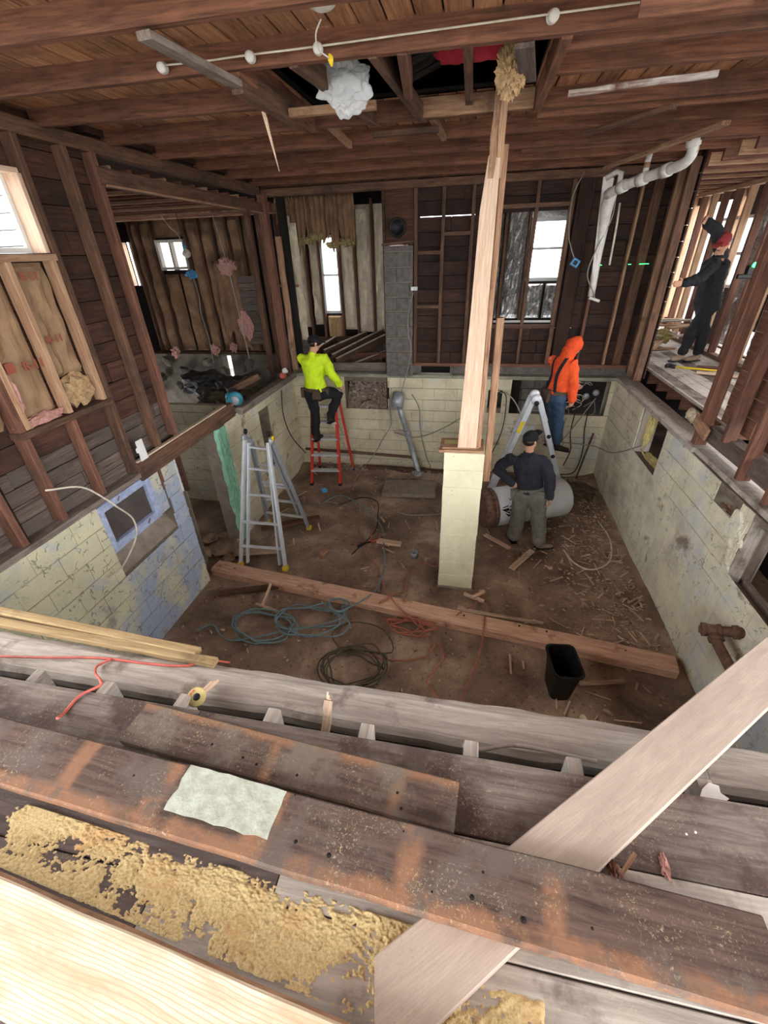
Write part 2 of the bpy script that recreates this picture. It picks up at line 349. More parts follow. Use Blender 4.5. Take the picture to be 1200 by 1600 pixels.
def tube(name, pts, r, mat, parent=None, sides=8, smooth_n=0, hollow=False):
    if smooth_n:
        n0 = len(pts); pts = catmull(pts, smooth_n)
        if isinstance(r, (list, tuple)):
            q = [i/(len(pts)-1)*(n0-1) for i in range(len(pts))]; r = [r[int(k)]*(1-k % 1)+r[min(int(k)+1, n0-1)]*(k % 1) for k in q]
    bm = bmesh.new(); bm_tube(bm, pts, r, sides, not hollow)
    o = link_mesh(name, from_bm(bm), mat, parent, smooth=True)
    if hollow:
        s = o.modifiers.new('wall', 'SOLIDIFY'); s.thickness = 0.006
    return o
def prism(name, poly, ext, mat, parent=None, bevel=0.0, grain=None):
    """planar polygon (3-D points) extruded by vector ext"""
    bm = bmesh.new(); a = [bm.verts.new(V(p)) for p in poly]; b = [bm.verts.new(V(p)+V(ext)) for p in poly]
    bm.faces.new(a); bm.faces.new(b[::-1]); n = len(a)
    for i in range(n): bm.faces.new((a[i], b[i], b[(i+1) % n], a[(i+1) % n]))
    if bevel: bmesh.ops.bevel(bm, geom=bm.edges[:], offset=bevel, segments=1, affect='EDGES')
    me = from_bm(bm)
    if grain: fr_ = frame(*grain, ext); me.transform(fr_.inverted()); return link_mesh(name, me, mat, parent, fr_)
    return link_mesh(name, me, mat, parent)
def lathe(name, prof, axis0, axis1, mat, parent=None, sides=32, smooth=True):
    """profile [(t, r)] turned about the line axis0-axis1, t in metres along it"""
    m = frame(axis0, axis1, (0, 0, 1) if abs((V(axis1)-V(axis0)).normalized().z) < .9 else (0, 1, 0)); m.translation = V(axis0)
    bm = bmesh.new(); rings = []
    for t, r in prof: rings.append([bm.verts.new(m @ V((t, max(r, 1e-4)*math.cos(a), max(r, 1e-4)*math.sin(a)))) for a in [2*math.pi*k/sides for k in range(sides)]])
    for a, b in zip(rings, rings[1:]):
        for k in range(sides): bm.faces.new((a[k], a[(k+1) % sides], b[(k+1) % sides], b[k]))
    bm.faces.new(rings[0][::-1]); bm.faces.new(rings[-1])
    return link_mesh(name, from_bm(bm), mat, parent, smooth=smooth)
def cut(a, b, holes):
    segs = [(a, b)]
    for h0, h1 in holes:
        nx = []
        for s0, s1 in segs:
            if h1 <= s0 or h0 >= s1: nx.append((s0, s1)); continue
            if h0 > s0: nx.append((s0, h0))
            if h1 < s1: nx.append((h1, s1))
        segs = nx
    return segs
def plane_m(o, u, n):
    u, n = V(u), V(n); v = n.cross(u); m = Matrix((u, v, n)).transposed().to_4x4(); m.translation = V(o); return m
def panel(name, m, U, Vr, holes, thick, mat, parent=None):
    """solid sheet in plane m (x=u, y=v, z=outward normal, top at z=0) with rectangular openings (u0,u1,v0,v1)"""
    vs = sorted({Vr[0], Vr[1], *[min(max(h[2], Vr[0]), Vr[1]) for h in holes], *[min(max(h[3], Vr[0]), Vr[1]) for h in holes]})
    bm = bmesh.new()
    for v0, v1 in zip(vs, vs[1:]):
        mid = (v0+v1)/2
        for a, b in cut(U[0], U[1], [(h[0], h[1]) for h in holes if h[2] < mid < h[3]]):
            bmx_box(bm, m @ V((a, mid, -thick/2)), m @ V((b, mid, -thick/2)), v1-v0, thick, m.to_3x3() @ V((0, 0, 1)))
    return link_mesh(name, from_bm(bm), mat, parent)
def pieces(name, parent, m, U, Vr, ph, pl, thick, holes, mat, gap=0.006, jit=0.002, stagger=True, chamfer=None, lenvar=0.0, skip=0.0, mats=None):
    """rows of separate bricks or boards laid on plane m, each proud by its own amount"""
    v = Vr[0]; row = 0; rnd = random.Random(zlib.crc32(repr((name, round(U[0]*10), round(Vr[0]*10), round(m.translation.x*10))).encode()))
    while v < Vr[1]-0.02:
        h = min(ph, Vr[1]-v); mid = v+h/2
        hs = [(a[0], a[1]) for a in holes if a[2] < mid < a[3]]
        u = U[0] - (pl/2 if (stagger and row % 2) else 0) - (rnd.uniform(0, pl) if lenvar else 0)
        while u < U[1]:
            l = pl*(1+rnd.uniform(-lenvar, lenvar)); a0, b0 = max(u, U[0]), min(u+l, U[1]); u += l
            if b0-a0 < 0.03: continue
            for a, b in cut(a0, b0, hs):
                if b-a < 0.03 or rnd.random() < skip: continue
                T = thick + rnd.uniform(-jit, jit); mm = m @ Matrix.Translation(((a+b)/2, mid, T/2+rnd.uniform(0, jit)))
                if lenvar: mm = mm @ Matrix.Rotation(rnd.uniform(-jit, jit)*0.6, 4, 'Z')
                mt = rnd.choice(mats) if mats else mat
                link_mesh(name, box_mesh(round(b-a-gap, 2 if not chamfer else 3), h-gap, round(thick, 3), chamfer), mt, parent, mm)
        v += h; row += 1
def bm_grid(m, U, Vv, nu, nv, fz):
    bm = bmesh.new(); g = []
    for j in range(nv+1):
        g.append([bm.verts.new(m @ V((U*i/nu, Vv*j/nv, fz(i/nu, j/nv)))) for i in range(nu+1)])
    for j in range(nv):
        for i in range(nu): bm.faces.new((g[j][i], g[j][i+1], g[j+1][i+1], g[j+1][i]))
    return bm
def pillow(name, m, U, Vv, depth, mat, parent, amp=0.02, seed=0, nu=10, nv=30, fr=5.0):
    """an insulation batt: bulged and creased front, closed sides"""
    def fz(a, b):
        e = min(1, min(a, 1-a)*7)*min(1, min(b, 1-b)*20)
        if min(a, 1-a, b, 1-b) < 1e-6: return 0
        return e*depth*(0.75+0.25*math.sin(a*math.pi)) + amp*e*noise.noise(V((a*fr*U*2+seed, b*fr*Vv, seed*3.1)))*2
    bm = bm_grid(m, U, Vv, nu, nv, fz)
    return link_mesh(name, from_bm(bm), mat, parent, smooth=False)
def rock_mesh(seed, sx, sy, sz, sub=2):
    bm = bmesh.new(); bmesh.ops.create_icosphere(bm, subdivisions=sub, radius=1)
    for v in bm.verts:
        k = 1+0.35*noise.noise(v.co*1.3+V((seed*7.1, seed, 0))); v.co = V((v.co.x*sx*k, v.co.y*sy*k, v.co.z*sz*k))
    return bm
def rubble(name, pts, mat, parent=None, kind='stuff'):
    bm = bmesh.new()
    for i, (p, s) in enumerate(pts):
        b = rock_mesh(i, s[0], s[1], s[2], 1); r = Matrix.Rotation(i*1.7, 4, V((0.3, 0.6, 0.8)).normalized()); vm = {}
        for v in b.verts: vm[v] = bm.verts.new(V(p)+(r @ v.co))
        for f in b.faces: bm.faces.new([vm[v] for v in f.verts])
        b.free()
    o = link_mesh(name, from_bm(bm), mat, parent)
    if kind: o['kind'] = kind
    return o
def clump(name, p, r, mat, parent=None, seed=0, amp=0.35, stretch=(1, 1, 1), sub=4, freq=3.0):
    bm = bmesh.new(); bmesh.ops.create_icosphere(bm, subdivisions=sub, radius=1)
    for v in bm.verts:
        n = v.co.normalized(); k = 1+amp*noise.fractal(n*freq+V((seed*5.3, 0, seed)), 1.0, 2.0, 4)
        v.co = V(p)+V((n.x*r*k*stretch[0], n.y*r*k*stretch[1], n.z*r*k*stretch[2]))
    return link_mesh(name, from_bm(bm), mat, parent)
def sheet(name, m, U, Vv, mat, parent=None, amp=0.03, seed=0, nu=14, nv=14, fr=4, ragged=0.0, thick=0.004):
    """a hanging or crumpled sheet of paper or plastic with a ragged lower edge"""
    bm = bmesh.new(); g = []
    for j in range(nv+1):
        row = []
        for i in range(nu+1):
            a, b = i/nu, j/nv; rag = ragged*noise.noise(V((a*6+seed, 1.3, seed)))*(1-b)
            row.append(bm.verts.new(m @ V((U*a, Vv*(b+rag*(1-b)), amp*(noise.noise(V((a*fr+seed, b*fr, seed*2)))+0.6*math.sin(a*fr*5+seed))))))
        g.append(row)
    for j in range(nv):
        for i in range(nu): bm.faces.new((g[j][i], g[j][i+1], g[j+1][i+1], g[j+1][i]))
    o = link_mesh(name, from_bm(bm), mat, parent, smooth=True); s = o.modifiers.new('thickness', 'SOLIDIFY'); s.thickness = thick
    return o
# ---------------- basement floor ----------------
XL, XR, YB, ZT = -3.2, 2.32, 7.5, 1.78
def floor_h(x, y):
    h = 0.035*noise.noise(V((x*0.9, y*0.9, 2)))+0.016*noise.noise(V((x*4, y*4, 5)))+0.006*noise.noise(V((x*14, y*14, 9)))
    return h + 0.10*max(0, (x-1.75)/0.55)**2*min(1, max(0, (y-3.4)))*0.6 + 0.09*math.exp(-((y-7.35)/0.25)**2)*(0.6+0.5*noise.noise(V((x*3, y*3, 3))))
def dirt_grid(name, x0, x1, y0, y1, z, nx, ny, fh):
    bm = bmesh.new(); g = [[bm.verts.new((x0+(x1-x0)*i/nx, y0+(y1-y0)*j/ny, z+fh(x0+(x1-x0)*i/nx, y0+(y1-y0)*j/ny))) for i in range(nx+1)] for j in range(ny+1)]
    for j in range(ny):
        for i in range(nx): bm.faces.new((g[j][i], g[j][i+1], g[j+1][i+1], g[j+1][i]))
    o = link_mesh(name, from_bm(bm), 'dirt', smooth=True); o['kind'] = 'structure'; return o
dirt_grid('floor', -3.3, 2.4, 1.0, 7.6, 0, 230, 260, floor_h)
dirt_grid('floor_annex', -7.1, -3.25, 3.0, 10, 0.02, 60, 80, lambda x, y: 0.06*noise.noise(V((x*2, y*2, 1)))+0.25*max(0, (-x-4.6))*0.5)

# outside ground, neighbour
bm = bmesh.new(); bmx_box(bm, (-60, 0, 0.45), (60, 0, 0.45), 120, 0.1)
for f in list(bm.faces): pass
o = None
gm = plane_m((0, 0, 1.15), (1, 0, 0), (0, 0, 1))
o = panel('ground_outside', gm, (-40, 40), (-30, 40), [(-7.3, 6.5, 0.95, 10.6)], 0.2, 'ground'); o['kind'] = 'structure'; bm.free()

# ---------------- right basement wall ----------------
mR = plane_m((XR, 0, 0), (0, -1, 0), (-1, 0, 0))      # u = -Y, v = n x u
# n x u = (-1,0,0)x(0,-1,0) = (0,0,1)
hR = [(-6.1, -5.25, 1.16, 1.78), (-3.38, -2.3, 1.1, 1.72), (-3.95, -3.55, 1.5, 1.70)]
wR = structure('wall_right')
panel('mortar_bed', mR, (-7.5, -1.2), (0, ZT), hR, 0.2, 'mortar', wR)
pieces('block', wR, mR, (-7.5, -1.2), (0, ZT), 0.198, 0.4, 0.012, hR, 'wall_y', 0.004, 0.0035, chamfer=0.005)
# recess linings
for y0, y1, z0, z1 in ((5.25, 6.1, 1.16, 1.78), (2.3, 3.38, 1.1, 1.72)):
    beam('sill_board', (XR+0.10, y0, z0-0.012), (XR+0.10, y1, z0-0.012), 0.2, 0.03, 'grey_mortar', wR)
    beam('jamb_board', (XR+0.10, y1-0.01, z0), (XR+0.10, y1-0.01, z1), 0.2, 0.02, 'grey_wood', wR, up=(0, 1, 0))
    beam('jamb_board', (XR+0.10, y0+0.01, z0), (XR+0.10, y0+0.01, z1), 0.2, 0.02, 'wall_y', wR, up=(0, 1, 0))
clump('foam_filler', (XR+0.1, 6.02, 1.5), 0.07, 'yellow_foam', wR, 3, 0.5, (0.8, 0.8, 3.2), 3)
clump('foam_filler', (XR+0.12, 5.65, 1.2), 0.06, 'yellow_foam', wR, 4, 0.5, (0.9, 5.0, 0.6), 3)
sb = prism('broken_block', [(XR-0.03, 3.62, 1.5), (XR-0.03, 3.44, 1.5), (XR-0.03, 3.44, 1.64), (XR-0.03, 3.52, 1.72), (XR-0.03, 3.60, 1.70)], (0.16, 0, 0), 'wall_y', wR, 0.012)
prism('broken_block', [(XR-0.02, 3.44, 1.30), (XR-0.02, 3.40, 1.30), (XR-0.02, 3.39, 1.70), (XR-0.02, 3.44, 1.68)], (0.18, 0, 0), 'wall_y', wR, 0.006)
for k in range(7):
    y = 3.41+0.03*((k*5) % 4); z = 1.2+0.07*k
    b_ = rock_mesh(k+40, 0.018, 0.06, 0.045, 2); link_mesh('chipped_block', from_bm(b_), 'wall_y', wR, Matrix.Translation((XR-0.01, y, z)))
for k in range(6): beam('splintered_stick', (XR+0.01+0.02*k, 3.57+.02*((k*3) % 4), 1.515+0.012*((k*2) % 5)), (XR+0.03+0.02*((k*3) % 5), 3.93-0.05*((k*5) % 3), 1.54+0.02*((k*3) % 4)), 0.024, 0.012, 'stud_dark', wR)
panel('crawl_shade', plane_m((XR+.42, 0, 0), (0, -1, 0), (-1, 0, 0)), (-3.7, -1.3), (.9, 1.78), [], .03, 'void', wR)  # added dark sheet, shade of the crawl space put into its colour
prism('mortar_sill', [(XR-.003, 2.3, 1.10), (XR-.003, 3.38, 1.10), (XR-.003, 3.38, 1.02), (XR-.003, 2.3, 1.0)], (.01, 0, 0), 'grey_mortar', wR)
# crawl window frame in near opening
for p0, p1 in (((XR+0.13, 2.3, 1.13), (XR+0.13, 3.36, 1.13)), ((XR+0.13, 3.34, 1.1), (XR+0.13, 3.34, 1.7)), ((XR+0.13, 2.3, 1.69), (XR+0.13, 3.36, 1.69))):
    beam('frame_bar', p0, p1, 0.05, 0.05, 'sill_old', wR, up=(1, 0, 0))
trim = structure('trim_1')
beam('board', (XR+0.11, 4.6, ZT+0.03), (XR+0.11, 7.55, ZT+0.03), 0.26, 0.05, 'grey_wood', trim, warp=0.002, seg=8)
beam('board', (XR+0.13, 1.3, ZT+0.03), (XR+0.13, 4.59, ZT+0.03), 0.24, 0.05, 'grey_wood', trim, warp=0.002, seg=8, key=1)
beam('board', (XR+0.005, 3.3, ZT-0.03), (XR+0.005, 5.3, ZT-0.015), 0.02, 0.05, 'sill_old', trim)

# ---------------- left basement wall ----------------
mL = plane_m((XL, 0, 0), (0, 1, 0), (1, 0, 0))
hL = [(2.70, 3.58, 1.02, 1.80), (5.95, 6.3, 0.55, 1.5)]
wL = structure('wall_left')
panel('mortar_bed', mL, (1.2, 3.8), (0, ZT), hL, 0.2, 'mortar', wL)
pieces('block', wL, mL, (1.2, 3.82), (0, ZT), 0.198, 0.4, 0.012, hL, 'wall_b', 0.004, 0.004, chamfer=0.005)
panel('mortar_bed', mL, (4.85, 7.5), (0, ZT), hL, 0.2, 'mortar', wL)
pieces('block', wL, mL, (4.97, 7.5), (0, ZT), 0.198, 0.4, 0.012, hL, 'wall_back', 0.004, 0.004, chamfer=0.005)
mLe = plane_m((XL, 3.8, 0), (-1, 0, 0), (0, 1, 0))
pieces('block', wL, mLe, (0, 0.2), (0, ZT-0.1), 0.198, 0.4, 0.03, [], 'wall_b', 0.004, 0.012, chamfer=0.01)
for k in range(8):
    link_mesh('chipped_block', from_bm(rock_mesh(k+60, 0.07, 0.03, 0.09, 2)), 'wall_b', wL, Matrix.Translation((XL-0.07, 3.83, 0.1+0.2*k)))
beam('mortar_band', (XL+0.004, 1.3, ZT-.03), (XL+0.004, 2.68, ZT-.03), .012, .07, 'grey_mortar', wL, up=(0, 0, 1), seg=6, warp=.002)
mLs = plane_m((XL, 4.85, 0), (1, 0, 0), (0, -1, 0))
# green plaster strip on the wall end
bm = bm_grid(plane_m((XL+0.004, 4.72, 0.0), (0, 1, 0), (1, 0, 0)), 0.27, 1.74, 10, 50, lambda a, b: 0.02+0.012*noise.noise(V((a*5, b*24, 1)))-0.05*(1 if 0 else 0))
for v in bm.verts:
    e = 0.045*noise.noise(V((v.co.y*2, v.co.z*5, 4)))
    if abs(v.co.y-4.72) < 1e-4 or abs(v.co.y-4.99) < 1e-4: v.co.y += e; v.co.x -= 0.03
o = link_mesh('green_plaster', from_bm(bm), 'paint_green', wL)
panel('wall_end', plane_m((XL-0.2, 4.73, 0), (1, 0, 0), (0, -1, 0)), (0, 0.2), (0, ZT), [], 0.14, 'grey_mortar', wL)
# sloping mortar sill below the blue window + lining
prism('mortar_sill', [(XL-0.005, 2.70, 1.02), (XL-0.16, 2.70, 1.28), (XL-0.2, 2.70, 1.28), (XL-0.2, 2.70, 1.02)], (0, 0.88, 0), 'grey_mortar', wL)
prism('mortar_cheek', [(XL-0.01, 3.43, 1.27), (XL-0.01, 3.58, 1.27), (XL-0.18, 3.58, 1.27), (XL-0.18, 3.43, 1.27)], (0, 0, 0.51), 'wall_b', wL)
beam('wood_block', (XL-0.05, 3.62, 1.5), (XL-0.05, 3.62, 1.78), 0.12, 0.1, 'stud_red', wL)
beam('nailer', (XL-0.1, 3.86, 0.9), (XL-0.1, 3.86, 1.76), 0.1, 0.04, 'old_tan', wL, up=(0, 1, 0))
w4 = structure('window_1')
fy0, fy1, fz0, fz1, fx = 2.69, 3.42, 1.27, 1.76, XL-0.02
for a, b, wd in (((fx, fy0, fz0+.04), (fx, fy1, fz0+.04), .085), ((fx, fy0, fz1-.035), (fx, fy1, fz1-.035), .075), ((fx, fy0+.04, fz0), (fx, fy0+.04, fz1), .08), ((fx, fy1-.035, fz0), (fx, fy1-.035, fz1), .075)):
    beam('frame_bar', a, b, wd, 0.05, 'paint_blue', w4, up=(1, 0, 0), seg=4, warp=0.002)
panel('dusty_pane', plane_m((fx-0.03, 0, 0), (0, 1, 0), (1, 0, 0)), (fy0+.04, fy1-.04), (fz0+.04, fz1-.04), [], 0.012, plain('dusty_pane_grey', C(92, 84, 80), 0.5, var=0.15, scale=7), w4)
for y, z in ((2.95, fz1-.03), (3.2, fz0+.05)):
    beam('latch', (fx+.03, y, z-.02), (fx+.05, y+.015, z+.03), 0.012, 0.008, 'rust', w4)

# timbers on the left wall top
tl = structure('trim_2')
beam('plate_board', (XL-0.07, 1.2, ZT+0.03), (XL-0.07, 3.4, ZT+0.03), 0.2, 0.05, 'sill_old', tl, warp=0.004, seg=8)
beam('timber', (XL-0.0, 3.3, 1.84), (XL-0.0, 5.25, 1.86), 0.08, 0.19, 'stud_dark', tl, seg=5, warp=0.004)
beam('timber', (XL-0.12, 3.4, 1.80), (XL-0.12, 5.3, 1.80), 0.16, 0.1, 'sill_old', tl)
beam('timber', (XL+0.03, 5.35, 1.80), (XL+0.03, 7.45, 1.80), 0.14, 0.1, 'sill_old', tl, seg=5, warp=0.004)
beam('fresh_strip', (XL-0.0, 3.32, 1.940), (XL-0.0, 5.1, 1.960), 0.05, 0.014, 'new_wood_yellow', tl)

# ---------------- back basement wall ----------------
mB = plane_m((0, YB, 0), (1, 0, 0), (0, -1, 0))
hB = [(-2.22, -1.43, 1.15, 1.69), (0.70, 2.24, 1.14, 1.75), (0.33, 0.56, 1.27, 1.57)]
wB = structure('wall_back')
panel('mortar_bed', mB, (XL, XR), (0, ZT), hB, 0.22, 'mortar', wB)
pieces('block', wB, mB, (XL, XR), (0, ZT), 0.198, 0.4, 0.012, hB, 'wall_back', 0.004, 0.0035, chamfer=0.005)
for u0, u1, z0, z1 in [(h[0], h[1], h[2], h[3]) for h in hB]:
    panel('recess_shade_back', plane_m((0, YB+(0.5 if u1-u0 > .3 else .12), 0), (1, 0, 0), (0, -1, 0)), (u0-.3, u1+.3), (z0-.3, z1+.2), [], 0.05, 'void', wB)
# grey blocks seen inside the right opening
pieces('block', wB, plane_m((0, YB+0.3, 0), (1, 0, 0), (0, -1, 0)), (0.70, 1.30), (1.14, 1.75), 0.2, 0.4, 0.03, [], 'block_grey', 0.01, 0.004, chamfer=0.006)
rnd = random.Random(3)
pts = []
for k in range(420):
    x = rnd.uniform(-2.2, -1.44); z = rnd.uniform(1.14, 1.68); y = YB+0.08+0.24*((z-1.14)/0.5)+rnd.uniform(-.03, .05)
    pts.append(((x, y, z), (rnd.uniform(.015, .06), rnd.uniform(.02, .04), rnd.uniform(.008, .026))))
rubble('loose_rubble', pts, 'stone', wB)
prism('dirt_bank', [(-2.22, YB+.06, 1.14), (-2.22, YB+.40, 1.14), (-2.22, YB+.40, 1.68)], (.8, 0, 0), 'brown_rubble', wB)
panel('recess_sill', plane_m((0, YB+.02, 0), (1, 0, 0), (0, -1, 0)), (-2.24, -1.42), (1.09, 1.15), [], 0.2, 'grey_mortar', wB)
trb = structure('trim_3')
beam('board', (-3.1, YB+0.03, ZT+0.02), (-0.3, YB+0.03, ZT+0.02), 0.18, 0.055, wood('green_grey_sill_wood', C(160, 160, 138), C(112, 110, 92), C(100, 96, 82), .5, .7, tone=.1), trb, seg=8, warp=.002)
beam('board', (-0.29, YB+0.03, ZT+0.02), (2.42, YB+0.03, ZT+0.02), 0.18, 0.055, bpy.data.materials['green_grey_sill_wood'], trb, seg=8, warp=.002, key=2)
# dark band between the sill and the stud wall
panel('rim_band', plane_m((0, YB+0.1, 0), (1, 0, 0), (0, -1, 0)), (-0.97, 2.55), (1.80, 1.98), [(-.85, -.35, 1.82, 1.94)], 0.04, 'block_grey', trb)
panel('rim_shade_back', plane_m((0, YB+0.4, 0), (1, 0, 0), (0, -1, 0)), (-1.6, 2.6), (1.0, 2.0), [], 0.04, 'void', trb)

# ---------------- near foundation, sill and deck (foreground) ----------------
wn_ = structure('wall_near')
panel('mortar_bed', plane_m((0, 1.24, 0), (-1, 0, 0), (0, 1, 0)), (-2.4, 3.4), (0, 1.68), [], 0.2, 'mortar', wn_)
pieces('block', wn_, plane_m((0, 1.24, 0), (-1, 0, 0), (0, 1, 0)), (-2.4, 3.3), (0, 1.68), 0.198, 0.4, 0.012, [], 'wall_back', 0.004, 0.003, chamfer=0.005)
def old_timber(name, x0, x1, y0, y1, z0, z1, mat, parent, n=60, seed=0, rag=0.02):
    bm = bmesh.new(); rings = []
    for i in range(n+1):
        x = x0+(x1-x0)*i/n; a = rag*noise.fractal(V((x*2.2, seed, 0)), 1, 2, 3); b = rag*noise.fractal(V((x*2.6, seed+5, 0)), 1, 2, 3); t = 0.010*noise.noise(V((x*1.7, seed+9, 0)))
        sec = [(y0+a*.3, z0), (y0+a, z1-.05+t), (y0+a+.02, z1-.022+t), (y0+.07, z1+t-.002), ((y0+y1)/2, z1+t+.004), (y1-.06, z1+t), (y1+b-.015, z1-.02+t), (y1+b, z1-.06), (y1+b*.5, z0)]
        rings.append([bm.verts.new((x, y, z)) for y, z in sec])
    m = len(rings[0])
    for a, b in zip(rings, rings[1:]):
        for k in range(m): bm.faces.new((a[k], a[(k+1) % m], b[(k+1) % m], b[k]))
    bm.faces.new(rings[0]); bm.faces.new(rings[-1][::-1])
    return link_mesh(name, from_bm(bm), mat, parent)
tn = structure('trim_4')
old_timber('sill_timber', -3.25, 1.02, 1.055, 1.265, 1.69, 1.895, 'grey_wood', tn, 70, 2, 0.022)
old_timber('sill_timber', 1.03, 2.6, 1.05, 1.25, 1.69, 1.875, 'grey_wood', tn, 30, 8, 0.02)
rf = structure('floor_deck')
for k, x in enumerate([-3.0, -2.55, -2.25, -1.91, -1.53, -1.14, -0.72, -0.31, 0.11, 0.49, 0.93, 1.35, 1.8, 2.2]):
    beam('joist', (x, -0.9, 1.92), (x, 1.0, 1.92), 0.055, 0.15, 'grey_wood', rf, up=(0, 0, 1))
beam('rim_board', (-3.2, 0.93, 1.88), (2.6, 0.93, 1.88), 0.03, 0.2, 'void', rf)  # near-black here paints the shade under the deck edge
beam('gap_shade_strip', (-3.2, 1.0, 1.78), (2.6, 1.0, 1.78), 0.14, 0.03, 'void', rf)  # added near-black strip, shade of the gap painted in
ys = [-0.72, -0.44, -0.16, 0.11, 0.385, 0.655, 0.915]
for j, (a, b) in enumerate(zip(ys, ys[1:])):
    xs = [-3.2, -0.6 + 0.9*((j*37) % 5)/5 - 0.4, 2.8]
    for k, (x0, x1) in enumerate(zip(xs, xs[1:])):
        mt = 'grey_wood' if (j >= 5 or (x1 > 2 and j >= 3)) else 'deck_dark'
        if j == 5: mt = 'deck'
        beam('board', (x0+.002, (a+b)/2, 2.02), (x1-.002, (a+b)/2, 2.02), b-a-0.004, 0.04, mt, rf, seg=10, warp=0.0012, key=j)

# ---------------- upper left wall ----------------
wU = structure('wall_left_upper')
mU = plane_m((XL-0.12, 0, 0), (0, 1, 0), (1, 0, 0))
hU = [(2.3, 3.24, 3.72, 4.22)]
panel('sheathing_shade_back', plane_m((XL-0.14, 0, 0), (0, 1, 0), (1, 0, 0)), (2.15, 4.1), (1.8, 4.75), hU, 0.02, 'void', wU)
panel('sheathing_shade_back', plane_m((XL-0.14, 0, 0), (0, 1, 0), (1, 0, 0)), (1.2, 2.15), (1.8, 2.5), [], 0.02, 'void', wU)
pieces('board', wU, plane_m((XL-0.12, 0, 0), (0, 1, 0), (1, 0, 0)), (1.2, 2.14), (1.82, 2.5), 0.13, 1.3, 0.02, [], 'sheath_grey', 0.006, 0.005)
pieces('board', wU, mU, (2.15, 4.1), (1.82, 2.34), 0.13, 1.3, 0.02, hU, 'sheath_grey', 0.006, 0.005, lenvar=0.3)
pieces('board', wU, mU, (2.15, 4.1), (2.34, 4.72), 0.17, 1.6, 0.02, hU, 'sheath', 0.006, 0.005, lenvar=0.3)
sx = XL-0.045
for y, z0, mt in ((1.3, 1.82, 'stud_dark'), (1.72, 1.82, 'stud_dark'), (2.05, 1.82, 'stud_red'), (2.42, 1.84, 'stud_red'), (3.30, 1.84, 'stud_dark'), (3.72, 1.95, 'stud_dark'), (4.02, 1.97, 'stud_red')):
    beam('stud', (sx, y, z0), (sx, y, 4.5), 0.055, 0.10, mt, wU, up=(1, 0, 0), seg=8, warp=0.003, key=int(y*10))
beam('stud', (sx, 2.86, 1.84), (sx, 2.86, 2.54), 0.05, 0.09, 'stud_red', wU, up=(1, 0, 0))
for y in (2.47, 2.86, 3.24):
    beam('stud', (sx+.01, y, 2.60), (sx+.01, y, 3.67), 0.045, 0.09, 'stud_tan', wU, up=(1, 0, 0), seg=4, warp=.002)
beam('bottom_plate', (sx+.01, 2.38, 2.57), (sx+.01, 3.30, 2.57), 0.11, 0.05, 'stud_dark', wU, seg=4, warp=.003)
beam('window_sill', (sx+.0, 2.3, 3.69), (sx+.0, 3.27, 3.69), 0.13, 0.045, 'stud_tan', wU)
beam('top_plate', (XL-0.05, 0.9, 4.48), (XL-0.05, 7.2, 4.46), 0.13, 0.1, 'stud_dark', wU, seg=12, warp=.006)
beam('header', (XL-0.03, 4.0, 4.27), (XL-0.03, 7.2, 4.25), 0.10, 0.13, 'stud_dark', wU, seg=10, warp=.004, key=3)
beam('header_trim', (XL+0.03, 4.05, 4.205), (XL+0.03, 7.15, 4.19), 0.03, 0.015, 'old_tan', wU)
def bay(y0, y1, z0, z1, mat, seed, amp=.018, depth=.06, parent=wU, x=XL-0.10):
    return pillow('insulation_batt', plane_m((x, y0, z0), (0, 1, 0), (1, 0, 0)), y1-y0, z1-z0, depth, mat, parent, amp, seed)
bay(2.495, 2.835, 2.62, 3.66, 'kraft', 1); bay(2.885, 3.215, 2.85, 3.66, 'kraft', 2, .03)
bay(2.08, 2.40, 2.62, 4.3, 'kraft', 3)
clump('loose_wool', (XL-0.05, 3.05, 2.74), 0.13, 'fibre', wU, 2, .5, (.4, 1.15, .95), 3)
clump('loose_wool', (XL-0.04, 2.62, 2.63), 0.09, 'fibre_pink', wU, 5, .5, (.5, 2.2, .45), 3)
clump('loose_wool', (XL-0.04, 2.50, 2.85), 0.10, 'fibre_pink', wU, 6, .5, (.4, .4, 1.9), 3)
def letters(txt, p, right, up, size, mat, parent, name='printed_letters'):
    cu = bpy.data.curves.new('letters', 'FONT'); cu.body = txt; cu.size = size; cu.extrude = 0.0008; cu.offset = size*0.02
    dg_o = bpy.data.objects.new('tmp', cu); me = bpy.data.meshes.new_from_object(dg_o); bpy.data.objects.remove(dg_o)
    r, u = V(right).normalized(), V(up).normalized(); n = r.cross(u); m = Matrix((r, u, n)).transposed().to_4x4(); m.translation = V(p)
    return link_mesh(name, me, mat, parent, m)
letters('R-11', (XL-0.018, 2.66, 2.98), (0, 1, 0.0), (0, 0, 1), 0.09, 'print_red', wU)
letters('R-11', (XL-0.018, 2.93, 3.12), (0, 1, 0.0), (0, 0, 1), 0.08, 'print_red', wU)
letters('R-11', (XL-0.018, 2.93, 3.55), (0, 1, 0.0), (0, 0, 1), 0.08, 'print_red', wU)
beam('printed_mark', (XL-0.02, 2.56, 2.985), (XL-0.02, 2.56, 3.055), 0.07, 0.002, 'print_red', wU, up=(1, 0, 0))
w1 = structure('window_2')
beam('jamb', (XL-0.10, 3.25, 3.72), (XL-0.10, 3.25, 4.2), 0.16, 0.035, 'tan_wood', w1, up=(0, 1, 0))
beam('jamb', (XL-0.10, 2.29, 3.72), (XL-0.10, 2.29, 4.2), 0.16, 0.035, 'tan_wood', w1, up=(0, 1, 0))
beam('jamb', (XL-0.10, 2.3, 4.215), (XL-0.10, 3.25, 4.215), 0.16, 0.03, 'tan_wood', w1)
